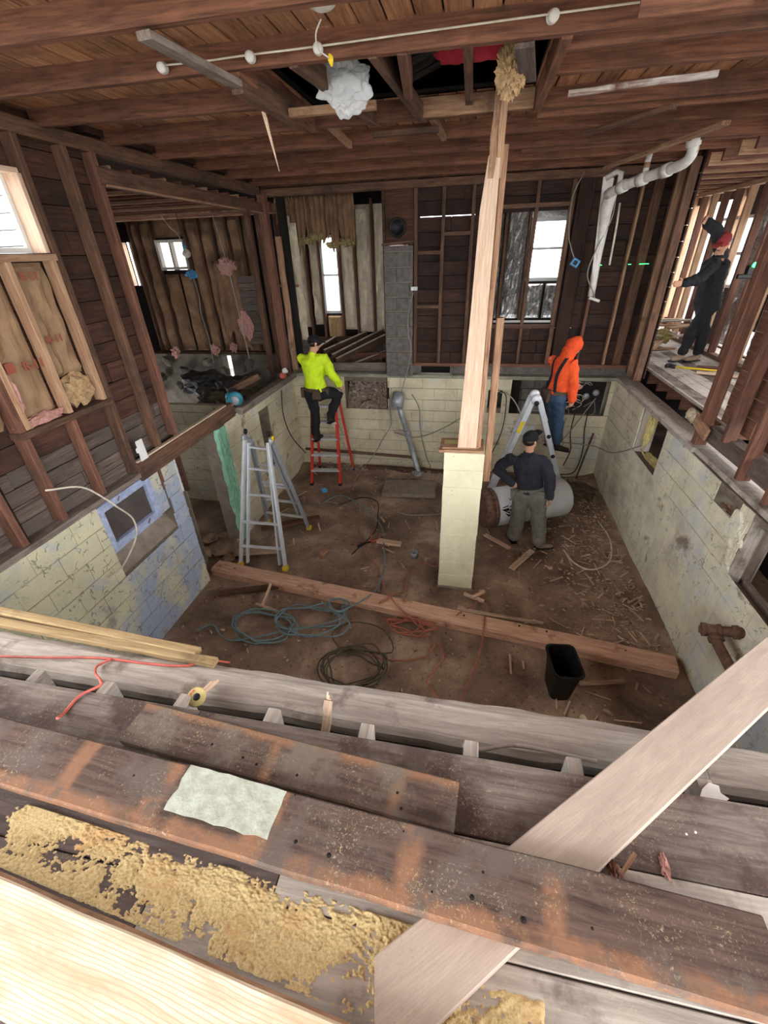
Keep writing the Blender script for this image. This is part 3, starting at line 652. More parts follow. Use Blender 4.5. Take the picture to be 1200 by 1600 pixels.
for a, b in (((XL-.16, 2.3, 3.74), (XL-.16, 3.24, 3.74)), ((XL-.16, 2.3, 4.19), (XL-.16, 3.24, 4.19)), ((XL-.16, 3.22, 3.72), (XL-.16, 3.22, 4.2)), ((XL-.16, 2.78, 3.72), (XL-.16, 2.78, 4.2))):
    beam('sash_bar', a, b, 0.035, 0.03, 'screen_white', w1, up=(1, 0, 0))
panel('pane', plane_m((XL-.165, 0, 0), (0, 1, 0), (1, 0, 0)), (2.3, 3.24), (3.73, 4.2), [], 0.004, 'glass', w1)

# ---------------- upper back wall ----------------
wK = structure('wall_back_upper')
mK = plane_m((0, YB+0.12, 0), (1, 0, 0), (0, -1, 0))
hK = [(0.30, 1.20, 2.62, 4.12), (-0.9, -0.1, 4.06, 4.09)]
panel('sheathing_shade_back', plane_m((0, YB+0.15, 0), (1, 0, 0), (0, -1, 0)), (-1.0, 2.6), (1.95, 4.9), hK, 0.02, 'void', wK)
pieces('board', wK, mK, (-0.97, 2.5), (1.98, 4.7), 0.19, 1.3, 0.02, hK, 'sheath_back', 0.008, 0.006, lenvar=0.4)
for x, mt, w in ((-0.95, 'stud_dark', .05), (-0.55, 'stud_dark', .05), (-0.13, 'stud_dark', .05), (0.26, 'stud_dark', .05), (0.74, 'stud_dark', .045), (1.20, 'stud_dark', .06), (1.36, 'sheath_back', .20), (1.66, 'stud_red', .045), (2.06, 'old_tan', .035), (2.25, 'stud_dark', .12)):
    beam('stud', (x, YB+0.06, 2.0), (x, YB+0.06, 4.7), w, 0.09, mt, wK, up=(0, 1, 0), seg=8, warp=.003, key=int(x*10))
for x0, x1, z in ((-0.95, -0.55, 3.62), (-0.95, -0.55, 2.88), (-0.55, -0.13, 3.85), (0.26, 1.2, 4.14), (0.26, 1.2, 2.58)):
    beam('blocking', (x0, YB+0.06, z), (x1, YB+0.06, z), 0.09, 0.05, 'stud_dark', wK)
beam('bottom_plate', (-0.98, YB+0.05, 1.99), (2.4, YB+0.05, 1.99), 0.12, 0.05, 'stud_red', wK, seg=6, warp=.002)
beam('top_plate', (-3.3, YB+0.05, 4.46), (2.6, YB+0.05, 4.46), 0.14, 0.1, 'stud_dark', wK, seg=10, warp=.004)
beam('top_plate', (-3.3, YB+0.05, 4.57), (2.6, YB+0.05, 4.57), 0.10, 0.1, 'stud_dark', wK, seg=10, warp=.004)
# block chimney
ch = structure('chimney', 'structure')
pieces('block', ch, plane_m((-1.43, YB-0.06, 0), (1, 0, 0), (0, -1, 0)), (0, 0.46), (1.80, 3.72), 0.205, 0.40, 0.02, [], 'block_grey', 0.016, 0.004, chamfer=0.006)
panel('core', plane_m((-1.43, YB-0.05, 0), (1, 0, 0), (0, -1, 0)), (0.01, 0.44), (1.8, 3.72), [], 0.42, 'grey_mortar', ch)
panel('upper_core', plane_m((-1.43, YB+0.04, 0), (1, 0, 0), (0, -1, 0)), (0.0, 0.46), (3.74, 4.7), [], 0.35, 'sheath', ch)
beam('ledge_board', (-1.45, YB-0.04, 3.74), (-0.97, YB-0.04, 3.77), 0.12, 0.03, 'stud_dark', ch)
lathe('flue_ring', [(0, .10), (0, .125), (.05, .125), (.05, .10), (.02, .09), (.019, .0)], (-1.22, YB+.0, 3.95), (-1.22, YB-0.05, 3.95), 'black', ch, 24)

# window bay behind the back wall: outer wall with foil faced insulation
wo_ = structure('wall_outer_bay')
YO = 8.3
hO = [(0.78, 1.42, 3.17, 4.02)]
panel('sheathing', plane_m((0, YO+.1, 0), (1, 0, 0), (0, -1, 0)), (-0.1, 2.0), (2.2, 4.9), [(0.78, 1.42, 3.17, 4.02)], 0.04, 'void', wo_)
for s_, (u0, u1, v0, v1) in enumerate([(0.12, 0.36, 2.6, 4.3), (0.42, 0.72, 2.6, 4.25), (0.8, 1.08, 2.6, 3.12), (1.12, 1.4, 2.6, 3.12)]):
    pillow('foil_batt', plane_m((u0, YO+.05, v0), (1, 0, 0), (0, -1, 0)), u1-u0, v1-v0, 0.06, 'foil', wo_, 0.035, s_+20, 10, 24, 8)
for x in (0.1, 0.39, 0.75, 1.45): beam('stud', (x, YO, 2.2), (x, YO, 4.6), 0.04, 0.09, 'stud_dark', wo_, up=(0, 1, 0))
beam('blocking', (0.75, YO, 4.08), (1.45, YO, 4.08), 0.09, 0.1, 'foil', wo_)
beam('white_sill', (0.27, YB+0.4, 2.56), (1.5, YB+0.4, 2.56), 0.6, 0.05, 'screen_white', wo_)
panel('bay_side', plane_m((1.55, 0, 0), (0, -1, 0), (-1, 0, 0)), (-8.4, -7.6), (2.2, 4.9), [], 0.05, 'sheath', wo_)
panel('bay_side', plane_m((-0.05, 0, 0), (0, 1, 0), (1, 0, 0)), (7.65, 8.4), (2.2, 4.9), [], 0.05, 'sheath', wo_)
w2 = structure('window_3')
for a, b, wd in (((.78, YO, 3.19), (1.42, YO, 3.19), .05), ((.78, YO, 4.0), (1.42, YO, 4.0), .05), ((.80, YO, 3.17), (.80, YO, 4.02), .05), ((1.40, YO, 3.17), (1.40, YO, 4.02), .05), ((.78, YO, 3.62), (1.42, YO, 3.62), .035)):
    beam('sash_bar', a, b, wd, 0.06, 'screen_white', w2, up=(0, 1, 0))
panel('pane', plane_m((0, YO+.02, 0), (1, 0, 0), (0, -1, 0)), (.8, 1.4), (3.19, 4.0), [], 0.004, 'glass', w2)

# ---------------- recess room behind the back wall (left) ----------------
wr_ = structure('wall_rear_recess'); YR = 9.5
hr = [(-3.10, -2.74, 2.58, 3.96)]
panel('sheathing_shade_back', plane_m((0, YR+.1, 0), (1, 0, 0), (0, -1, 0)), (-4.6, -1.2), (1.2, 4.9), hr, 0.05, 'void', wr_)
for i, (u0, u1, z0, z1, mt) in enumerate([(-3.62, -3.46, 2.3, 4.1, 'kraft_white'), (-3.36, -3.16, 2.35, 4.2, 'kraft_white'), (-2.7, -2.42, 2.25, 3.9, 'kraft_white'), (-2.38, -2.06, 2.2, 4.42, 'kraft_white'), (-2.02, -1.74, 2.2, 4.42, 'kraft_white'), (-1.70, -1.4, 2.2, 4.42, 'kraft_white'), (-3.08, -2.76, 2.1, 2.52, 'fibre')]):
    pillow('insulation_batt', plane_m((u0, YR+.04, z0), (1, 0, 0), (0, -1, 0)), u1-u0, z1-z0, 0.08, mt, wr_, 0.03, i+3, 8, 30, 5)
for x in (-3.9, -3.66, -3.41, -3.13, -2.72, -2.40, -2.04, -1.72, -1.38): beam('stud', (x, YR, 2.1), (x, YR, 4.5), 0.045, 0.1, 'stud_red', wr_, up=(0, 1, 0), seg=4, warp=.004, key=int(x*10))
beam('bottom_plate', (-4.2, YR, 2.08), (-1.3, YR, 2.08), 0.1, 0.06, 'stud_dark', wr_)
panel('side_wall', plane_m((-1.45, 0, 0), (0, -1, 0), (-1, 0, 0)), (-9.6, -7.5), (1.2, 4.9), [], 0.04, 'sheath', wr_)
panel('low_wall', plane_m((0, YR-.1, 0), (1, 0, 0), (0, -1, 0)), (-4.2, -1.45), (0.5, 2.05), [], 0.1, 'block_grey', wr_)
panel('roof_sheet', plane_m((0, 0, 4.9), (1, 0, 0), (0, 0, 1)), (-7.2, -1.2), (7.4, 9.8), [], 0.05, 'void', wr_)
w3 = structure('window_4')
for a, b, wd in (((-3.1, YR, 2.6), (-2.74, YR, 2.6), .05), ((-3.1, YR, 3.94), (-2.74, YR, 3.94), .05), ((-3.09, YR, 2.58), (-3.09, YR, 3.96), .05), ((-2.75, YR, 2.58), (-2.75, YR, 3.96), .05), ((-3.1, YR, 3.28), (-2.74, YR, 3.28), .035)):
    beam('sash_bar', a, b, wd, 0.06, 'screen_white', w3, up=(0, 1, 0))
for x in (-3.02, -2.95, -2.88, -2.81): beam('muntin', (x, YR+.01, 3.28), (x, YR+.01, 3.94), .01, .01, 'alu_dark', w3, up=(0, 1, 0))
panel('pane', plane_m((0, YR+.02, 0), (1, 0, 0), (0, -1, 0)), (-3.08, -2.76), (2.6, 3.94), [], 0.004, 'glass', w3)
# hanging aged insulation paper at the opening head
for i, (x, w, z) in enumerate([(-3.35, .28, 3.95), (-3.08, .26, 3.85), (-2.84, .3, 3.9), (-2.56, .22, 3.78), (-2.36, .3, 3.80)]):
    sheet('hanging_paper', plane_m((x, 8.1+.04*i, z), (1, 0, 0), (0, -1, 0)), w, 4.55-z, 'kraft_dark', wr_, 0.05, i+1, ragged=.5)
    clump('torn_wool', (x+w/2, 8.12+.04*i, z), .07, 'fibre_yellow', wr_, i, .6, (1.8, .6, .7), 3)
for i, (x, z0, z1) in enumerate([(-3.22, 2.5, 4.2), (-3.12, 2.3, 4.1)]):
    pillow('hanging_batt', plane_m((x, 8.0, z0), (1, 0, 0), (0, -1, 0)), .13, z1-z0, .07, 'kraft_white', wr_, .04, i+31, 6, 30, 6)
# corner post and studs between the annex opening and the recess
beam('corner_post', (-3.2, 7.28, 1.85), (-3.2, 7.28, 4.42), 0.12, 0.12, 'stud_red', wK, up=(1, 0, 0), seg=10, warp=.005)
beam('sister_stud', (-3.07, 7.38, 1.9), (-3.07, 7.38, 3.9), 0.05, 0.09, 'old_tan', wK, up=(1, 0, 0), seg=8, warp=.005)
beam('stud', (-3.05, 7.6, 1.9), (-3.05, 7.6, 4.42), 0.1, 0.12, 'void', wK, up=(1, 0, 0))
for y in (7.9, 8.3, 8.7, 9.1): beam('stud', (-3.78, y, 1.6), (-3.78, y, 4.45), 0.05, 0.1, 'stud_dark', wK, up=(1, 0, 0))
beam('nailer', (-3.4, 7.9, 3.2), (-2.98, 7.75, 3.2), .05, .04, 'old_tan', wK)
# collapsed floor joists in the recess
cj = structure('floor_recess')
for i, (a, b) in enumerate([((-2.75, 8.1, 2.02), (-2.2, 9.35, 2.16)), ((-2.55, 7.95, 1.97), (-1.86, 9.4, 2.2)), ((-2.45, 7.85, 1.92), (-1.6, 9.2, 2.2)), ((-2.2, 7.75, 1.82), (-1.5, 8.6, 1.98)), ((-3.1, 8.2, 1.95), (-2.9, 9.4, 2.05))]):
    beam('fallen_joist', a, b, .045, .15, 'stud_dark', cj); d = V((0, 0, .082)); beam('joist_top', V(a)+d, V(b)+d, .05, .012, 'grey_wood', cj)
beam('rim_board', (-3.1, 7.75, 1.86), (-1.45, 7.75, 1.88), .05, .16, 'sill_old', cj)
beam('red_board', (-2.3, 8.3, 1.96), (-1.5, 8.3, 1.96), .04, .12, 'stud_red', cj)
dirt_grid('floor_crawl', -4.2, -1.4, 7.6, 9.7, 1.25, 30, 24, lambda x, y: 0.12*noise.noise(V((x*3, y*3, 7))))

# ---------------- annex on the left ----------------
wA = structure('wall_annex'); YA = 8.5
hA = [(-5.98, -5.38, 3.47, 3.96), (-6.70, -6.50, 3.22, 3.95)]
panel('sheathing_shade_back', plane_m((0, YA+.08, 0), (1, 0, 0), (0, -1, 0)), (-7.2, -3.75), (1.95, 4.9), hA, 0.04, 'void', wA)
xs = [-7.0, -6.8, -6.46, -6.3, -6.02, -5.34, -5.05, -4.78, -4.5, -4.22, -3.98]
for i, (a, b) in enumerate(zip(xs, xs[1:])):
    if a == -6.8: continue
    z1 = 3.40 if a == -6.02 else 4.3
    n_ = 2 if a == -6.02 else 1
    for q in range(n_):
        a2, b2 = a+(b-a)*q/n_, a+(b-a)*(q+1)/n_
        pillow('paper_batt', plane_m((a2+.02, YA+.03, 2.0), (1, 0, 0), (0, -1, 0)), b2-a2-.04, z1-2.0, 0.07, 'kraft_dark', wA, 0.035, i+q*7+50, 8, 26, 3)
pillow('paper_batt', plane_m((-6.0, YA+.03, 4.0), (1, 0, 0), (0, -1, 0)), .64, .32, 0.07, 'kraft_dark', wA, 0.035, 91, 12, 8, 3)
for x in xs[:-1]: beam('stud', (x, YA-.02, 2.0), (x, YA-.02, 4.4), .035, .1, 'stud_dark', wA, up=(0, 1, 0), seg=5, warp=.004, key=int(x*10))
beam('ledge', (-7.1, YA-.05, 1.97), (-3.8, YA-.05, 1.97), .14, .06, 'stud_dark', wA)
beam('top_plate', (-7.1, YA-.05, 4.33), (-3.8, YA-.05, 4.33), .14, .12, 'sheath', wA)
pieces('board', wA, plane_m((0, YA-.12, 0), (1, 0, 0), (0, -1, 0)), (-4.42, -3.95), (2.15, 3.35), .12, 1.0, .02, [], 'sheath_grey', .008, .006)
clump('wool_wad', (-4.55, YA-.15, 3.5), .14, 'fibre_pink', wA, 7, .5, (1.2, .6, 1), 3)
clump('wool_wad', (-4.38, YA-.15, 2.5), .13, 'fibre_pink', wA, 9, .6, (1, .5, 2.0), 3)
sheet('dark_paper', plane_m((-4.85, YA-.14, 2.2), (1, 0, 0), (0, -1, 0)), .5, 1.4, 'kraft_dark', wA, .05, 4, ragged=.3)
panel('side_wall', plane_m((-7.1, 0, 0), (0, 1, 0), (1, 0, 0)), (3.0, 8.6), (1.2, 4.9), [], .05, 'sheath', wA)
panel('near_wall', plane_m((0, 4.12, 0), (-1, 0, 0), (0, 1, 0)), (3.32, 7.2), (1.2, 4.9), [], .05, 'sheath', wA)
pieces('siding_board', wA, plane_m((0, 4.07, 0), (1, 0, 0), (0, -1, 0)), (-7.2, -3.36), (1.2, 5.4), .13, 4, .02, [], 'siding', .008, .003)
panel('roof_sheet', plane_m((0, 0, 4.6), (1, 0, 0), (0, 0, 1)), (-7.2, -3.2), (4.0, 7.5), [], .05, 'sheath', wA)
panel('foundation', plane_m((0, YA-.2, 0), (1, 0, 0), (0, -1, 0)), (-7.1, -3.6), (0, 1.97), [(-5.02, -4.82, 1.3, 1.94), (-4.6, -4.52, 1.6, 1.9)], .2, 'foundation_grey', wA)
rubble('broken_stone', [((-6.6+.19*k, YA-.4+.05*(k % 3), 1.2+.16*((k*7) % 5)), (.14, .10, .09)) for k in range(16)], 'foundation_grey', wA)
for k in range(16): beam('joist', (-7.0, 4.3+k*.27, 4.32), (-3.3, 4.3+k*.27, 4.32), .045, .12, 'joist' if k % 3 else 'old_tan', wA)
panel('end_wall', plane_m((XL-.24, 0, 0), (0, 1, 0), (1, 0, 0)), (3.7, 4.2), (0, 1.82), [], .06, 'brown_rubble', wA)
panel('foundation', plane_m((0, 4.16, 0), (-1, 0, 0), (0, 1, 0)), (3.42, 7.2), (0, 1.3), [], .1, 'foundation_grey', wA)
# annex inner foundation seen through the gap under the beam
pieces('block', wA, plane_m((-5.0, 5.9, 0), (1, 0, 0), (0, -1, 0)), (0, 1.8), (0, 1.72), .2, .4, .1, [], 'wall_back', .004, .004, chamfer=.005)
w5 = structure('window_5')
for a, b in (((-5.98, YA, 3.5), (-5.38, YA, 3.5)), ((-5.98, YA, 3.94), (-5.38, YA, 3.94)), ((-5.96, YA, 3.47), (-5.96, YA, 3.96)), ((-5.40, YA, 3.47), (-5.40, YA, 3.96)), ((-5.68, YA, 3.47), (-5.68, YA, 3.96))):
    beam('sash_bar', a, b, .045, .12, 'grey_wood', w5, up=(0, 1, 0))
panel('pane', plane_m((0, YA+.02, 0), (1, 0, 0), (0, -1, 0)), (-5.96, -5.4), (3.49, 3.94), [], .004, 'glass', w5)
w6 = structure('window_6')
beam('jamb', (-6.52, YA+.03, 3.22), (-6.52, YA+.03, 3.95), .14, .05, 'tan_wood', w6, up=(1, 0, 0))
beam('jamb', (-6.71, YA+.03, 3.22), (-6.71, YA+.03, 3.95), .14, .02, 'tan_wood', w6, up=(1, 0, 0))

# ---------------- ceiling ----------------
ce = structure('ceiling')
JY = [-2.8, -2.25, -1.7, -1.1, -0.5, 0.05, 0.6, 1.15, 1.75, 2.38, 2.95, 3.57, 4.25, 4.94, 5.66, 6.38, 7.08]  # ceiling extended unseen behind the camera to shade the foreground
ZJ = 4.47
HX0, HX1 = -1.32, 0.30     # hole in the ceiling between joists 3 and 5
for i, y in enumerate(JY):
    hs = [(HX0, HX1)] if i == 11 else []
    for a, b in cut(-3.25, 3.1, hs):
        xm = random.uniform(-.6, .9) if not hs else None
        beam('joist', (a, y, ZJ+.09), (b, y, ZJ+.0625), .055, .125, 'joist', ce, seg=10, warp=.003, key=i)
    if i in (10, 12, 14): beam('joist', (0.35, y+.16, ZJ+.06), (4.4, y+.16, ZJ+.06), .05, .12, 'joist', ce, seg=8, warp=.003, key=i+20)
mC = plane_m((0, 0, ZJ+.127), (0, 1, 0), (0, 0, -1))   # v = n x u = (0,0,-1)x(0,1,0) = (1,0,0)
hC = [(2.98, 4.22, HX0, HX1)]
pieces('board', ce, mC @ Matrix.Translation((0, 0, -.025)), (-3.0, 7.6), (-3.35, 4.6), .135, 2.4, .025, hC, 'ceil_board', .010, .004, lenvar=.3)
panel('added_attic_sheet', plane_m((0, 0, ZJ+.18), (1, 0, 0), (0, 0, 1)), (-3.7, 4.6), (-3.0, 7.7), [(HX0, HX1, 2.98, 4.22)], .02, 'void', ce)
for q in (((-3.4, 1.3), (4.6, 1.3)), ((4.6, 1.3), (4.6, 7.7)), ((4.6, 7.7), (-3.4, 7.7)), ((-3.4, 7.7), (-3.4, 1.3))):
    (x0, y0), (x1, y1) = q; beam('added_attic_wall', (x0, y0, 5.3), (x1, y1, 5.3), .05, 1.2, 'void', ce)
panel('added_attic_roof', plane_m((0, 0, 5.95), (1, 0, 0), (0, 0, 1)), (-3.6, 4.8), (1.2, 7.9), [], .05, 'void', ce)  # attic walls and roof added near-black so the ceiling hole looks unlit
for x, y0, y1 in ((HX0-.03, 2.96, 4.22), (HX1+.03, 2.96, 4.22)):
    beam('trimmer', (x, y0, ZJ+.0625), (x, y1, ZJ+.0625), .05, .125, 'joist', ce)
for x0, x1 in ((-1.02, -0.86), (-0.60, -0.50)):
    beam('batten', (x0, 2.96, ZJ+.06), (x1, 4.22, ZJ+.05), .05, .10, 'stud_dark', ce)
beam('batten', (-0.45, 2.96, ZJ+.08), (-0.50, 3.55, ZJ+.05), .05, .14, 'stud_red', ce)
beam('batten', (-0.13, 3.05, ZJ+.05), (-0.15, 4.2, ZJ+.08), .05, .04, 'stud_dark', ce)
beam('header_board', (-0.50, 4.19, ZJ+.07), (0.30, 4.19, ZJ+.07), .03, .11, 'old_tan', ce)
beam('ledger', (-1.30, 3.60, ZJ-.02), (-0.72, 3.62, ZJ-.015), .05, .045, 'old_tan', ce)
beam('ledger', (-0.95, 4.60, ZJ+.02), (-0.40, 4.60, ZJ+.02), .05, .04, 'stud_dark', ce)
for x in (-1.35, -0.5): beam('bridging', (x, 4.27, ZJ+.14), (x+.12, 4.92, ZJ+.02), .045, .05, 'old_tan', ce)
beam('metal_brace', (-1.44, 2.32, ZJ-.02), (-1.36, 2.98, ZJ-.02), .07, .03, 'sill_old', ce)
beam('joist_hanger', (-1.37, 3.0, ZJ+.01), (-1.33, 3.75, ZJ+.01), .07, .13, 'stud_dark', ce)
beam('diagonal_brace', (1.25, 4.3, ZJ-.02), (0.82, 5.1, ZJ-.0), .06, .03, 'stud_dark', ce)
beam('wide_board', (0.14, 2.97, ZJ+.0), (0.20, 3.45, ZJ-.012), .09, .02, 'sheath_grey', ce)
beam('patch_board', (0.55, 2.62, ZJ-.01), (0.95, 2.62, ZJ-.01), .02, .1, 'joist', ce)

# ---------------- right upper partition, corner and right room ----------------
wP = structure('wall_right_upper')
XP = 2.42
for y, x, z0, mt, w in ((6.84, 2.37, 1.95, 'stud_dark', .07), (6.97, 2.40, 1.95, 'stud_dark', .05), (7.15, 2.37, 1.95, 'old_tan', .035), (7.30, 2.40, 1.95, 'stud_dark', .05)):
    beam('stud', (x, y, z0), (x, y, 4.47), w, .10, mt, wP, up=(1, 0, 0), seg=8, warp=.003, key=int(y*10))
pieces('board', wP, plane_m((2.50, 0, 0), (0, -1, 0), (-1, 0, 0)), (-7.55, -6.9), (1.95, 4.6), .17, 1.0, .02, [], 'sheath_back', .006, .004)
for y, x, z0, mt, w in ((4.72, 2.40, 1.84, 'stud_red', .10), (4.28, 2.42, 2.03, 'stud_red', .05), (3.88, 2.42, 1.84, 'stud_red', .05), (3.45, 2.42, 1.84, 'stud_red', .05), (3.0, 2.42, 1.84, 'stud_dark', .05), (2.5, 2.42, 1.84, 'stud_red', .05), (2.0, 2.42, 1.84, 'stud_red', .05)):
    beam('stud', (x, y, z0), (x, y, 4.47), w, .11, mt, wP, up=(1, 0, 0), seg=8, warp=.003, key=int(y*10))
pieces('board', wP, plane_m((2.56, 0, 0), (0, -1, 0), (-1, 0, 0)), (-4.75, -3.62), (2.08, 4.6), .17, 1.4, .02, [(-4.2, -4.0, 2.06, 2.24)], 'stud_red', .006, .005, lenvar=.3)
beam('floor_plate', (2.48, 1.3, 1.97), (2.48, 4.68, 1.97), .12, .16, 'deck_dark', wP, seg=6, warp=.004)
beam('torn_patch', (2.36, 4.55, 1.99), (2.36, 4.85, 2.06), .03, .12, 'old_tan', wP)
panel('pale_board_end', plane_m((2.60, 0, 0), (0, -1, 0), (-1, 0, 0)), (-4.3, -3.9), (2.0, 2.1), [], .03, 'grey_wood', wP)

rr = structure('floor_right_room')
for k in range(9):
    x0 = 2.62+.19*k
    beam('board', (x0+.09, 4.75, 2.02), (x0+.09, 12.4, 2.02), .186, .03, 'grey_wood' if k % 3 else 'deck', rr, seg=6, warp=.001, key=k % 4)
for k, y in enumerate([4.95, 5.35, 5.7, 5.95, 6.4, 6.8, 7.2]):
    beam('joist', (2.66, y, 1.91), (4.3, y, 1.91), .05, .19, 'stud_red', rr)
beam('edge_strip', (2.62, 4.7, 2.03), (2.62, 7.5, 2.03), .03, .035, 'grey_wood', rr)
clump('grey_bag', (2.64, 5.5, 1.88), .09, 'kraft_white', rr, 3, .3, (.7, 1.5, .9), 3)
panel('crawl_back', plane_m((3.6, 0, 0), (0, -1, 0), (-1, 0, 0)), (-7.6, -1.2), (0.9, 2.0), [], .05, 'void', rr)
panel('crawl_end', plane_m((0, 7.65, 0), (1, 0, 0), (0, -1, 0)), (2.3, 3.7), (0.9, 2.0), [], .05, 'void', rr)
panel('crawl_ground', plane_m((0, 0, 1.05), (1, 0, 0), (0, 0, 1)), (2.5, 3.6), (1.2, 7.6), [], .05, 'dirt', rr)
XW = 3.85
ww = structure('wall_right_room')
for i, y in enumerate([4.9, 5.35, 5.8, 6.2, 6.6, 7.0, 7.4, 7.8, 8.2, 8.6, 9.0, 9.4, 9.8, 10.2]):
    beam('stud', (XW, y, 2.04), (XW, y, 4.32), .06, .10, 'stud_red' if i % 3 else 'stud_tan', ww, up=(1, 0, 0), seg=5, warp=.003, key=i)
beam('bottom_plate', (XW, 4.8, 2.06), (XW, 10.4, 2.06), .11, .05, 'stud_red', ww)
beam('top_plate', (XW, 4.8, 4.34), (XW, 10.4, 4.34), .11, .06, 'stud_tan', ww)
XV = 4.25
hV = [(-8.6, -7.3, 2.95, 3.98), (-12.2, -9.35, 2.2, 4.25), (-10.2, -9.0, 3.0, 3.98), (-6.6, -5.2, 2.4, 4.0), (-9.0, -7.9, 2.06, 2.42)]
panel('outer_sheathing', plane_m((XV, 0, 0), (0, -1, 0), (-1, 0, 0)), (-12.6, -4.6), (1.95, 4.6), hV, .06, 'sheath', ww)
for s_, (u0, u1, v0, v1) in enumerate([(-8.6, -8.0, 2.45, 2.92), (-7.95, -7.3, 2.1, 2.92), (-8.95, -8.65, 2.1, 4.2)]):
    pillow('foil_batt', plane_m((XV-.01, -u0, v0), (0, -1, 0), (-1, 0, 0)), u1-u0, v1-v0, 0.06, 'foil', ww, .04, s_+80, 10, 20, 6)
w7 = structure('window_7')
for y0, y1 in ((7.3, 8.6), (9.0, 10.2)):
    for a, b in (((XV, y0, 2.97), (XV, y1, 2.97)), ((XV, y0, 3.96), (XV, y1, 3.96)), ((XV, y0+.02, 2.95), (XV, y0+.02, 3.98)), ((XV, y1-.02, 2.95), (XV, y1-.02, 3.98)), ((XV, y0, 3.45), (XV, y1, 3.45))):
        beam('sash_bar', a, b, .05, .06, 'screen_white', w7, up=(1, 0, 0))
    panel('pane', plane_m((XV+.02, 0, 0), (0, -1, 0), (-1, 0, 0)), (-y1+.02, -y0-.02), (2.97, 3.96), [], 0.004, 'glass', w7)
for y in (9.7, 10.4, 11.0, 11.6): beam('stud', (XV, y, 2.0), (XV, y, 4.5), .08, .10, 'stud_tan', ww, up=(1, 0, 0))
panel('rear_wall', plane_m((0, 12.5, 0), (1, 0, 0), (0, -1, 0)), (2.0, 4.5), (1.95, 4.6), [(2.6, 3.9, 2.2, 4.2)], .06, 'sheath', ww)
for x in (2.9, 3.3, 3.7): beam('stud', (x, 12.4, 2.0), (x, 12.4, 4.5), .06, .10, 'stud_tan', ww, up=(0, 1, 0))
panel('side_wall', plane_m((2.3, 0, 0), (0, 1, 0), (1, 0, 0)), (8.4, 12.5), (1.95, 4.6), [], .05, 'sheath', ww)
cr = structure('ceiling_right_room')
for k in range(23): beam('joist', (2.5, 4.8+k*.34, 4.44), (4.4, 4.8+k*.34, 4.44), .045, .12, 'stud_red' if k % 2 else 'old_tan', cr)
panel('upper_boards', plane_m((0, 0, 4.56), (1, 0, 0), (0, 0, 1)), (2.4, 4.5), (7.5, 12.6), [], .03, 'ceil_board', cr)
# ---------------- post and pier ----------------
t = thing('block_pier', 'pale yellow painted block pier standing on the dirt floor under the tall wooden post', 'pier', (0.0, 4.33, 0))
for k in range(9):
    w = 0.415+0.004*((k*7) % 3)
    link_mesh('block', box_mesh(0.415 if k != 4 else 0.418, 0.34, 0.203, 0.006, key=k), 'pier', t, Matrix.Translation((0.002*((k*5) % 3-1), 4.33+.001*(k % 2), 0.103+0.2045*k)))
link_mesh('footing', box_mesh(.44, .38, .05, .01, 3, .006), 'grey_mortar', t, Matrix.Translation((0, 4.33, 0.0)))
t = thing('pier_cap', 'splintered tan board capping the block pier', 'board', (0, 4.3, 1.845))
beam('board', (-0.26, 4.30, 1.862), (0.19, 4.30, 1.872), .34, .03, 'old_tan', t, seg=5, warp=.004)
beam('foam_layer', (-0.22, 4.30, 1.882), (0.14, 4.30, 1.889), .2, .012, 'yellow_foam', t)
beam('shim', (-0.23, 4.20, 1.895), (0.12, 4.20, 1.902), .10, .014, 'old_tan', t)
t = thing('support_post', 'tall pale lumber post rising from the block pier to the joists', 'post', (0.05, 4.2, 1.9))
prism('front_plank', [(-0.075, 4.155, 1.90), (0.115, 4.155, 1.90), (0.105, 4.155, 4.22), (0.015, 4.155, 4.24), (-0.02, 4.155, 3.9), (-0.035, 4.155, 3.2)], (0, .045, 0), 'tan_wood', t, .004, ((0, 4.155, 1.9), (0.03, 4.155, 4.2)))
beam('side_stud', (0.135, 4.25, 1.90), (0.135, 4.25, 4.3), .045, .12, 'old_tan', t, up=(0, 1, 0), seg=6, warp=.002)
beam('rear_stud', (0.262, 4.42, 1.42), (0.235, 4.42, 3.1), .07, .08, 'old_tan', t, up=(0, 1, 0))
beam('upper_stud', (0.04, 4.20, 4.1), (0.055, 4.20, 4.72), .052, .09, 'old_tan', t, up=(0, 1, 0), seg=5, warp=.005)
beam('upper_stud', (0.095, 4.205, 4.1), (0.105, 4.20, 4.74), .05, .09, 'stud_tan', t, up=(0, 1, 0), seg=5, warp=.005)
tag(clump('fibre_clump', (0.10, 3.36, 4.49), .075, 'fibre', None, 11, .45, (1.0, .8, 1.5), 5, 6), 'shaggy tan insulation clump snagged at the top of the tall post', 'insulation')
tag(prism('hanging_splinter', [(-1.455, 3.5, 4.45), (-1.43, 3.5, 4.45), (-1.385, 3.5, 4.14)], (0, .012, 0), 'tan_wood', None), 'thin pointed wood splinter dangling from the joists below the ceiling hole', 'splinter')
tag(clump('plastic_sheet', (-0.86, 3.38, 4.50), .11, 'plastic_sheet', None, 15, .42, (1.3, .6, 1.2), 5, 1.5), 'crumpled clear plastic sheet hanging down through the ceiling hole', 'plastic')

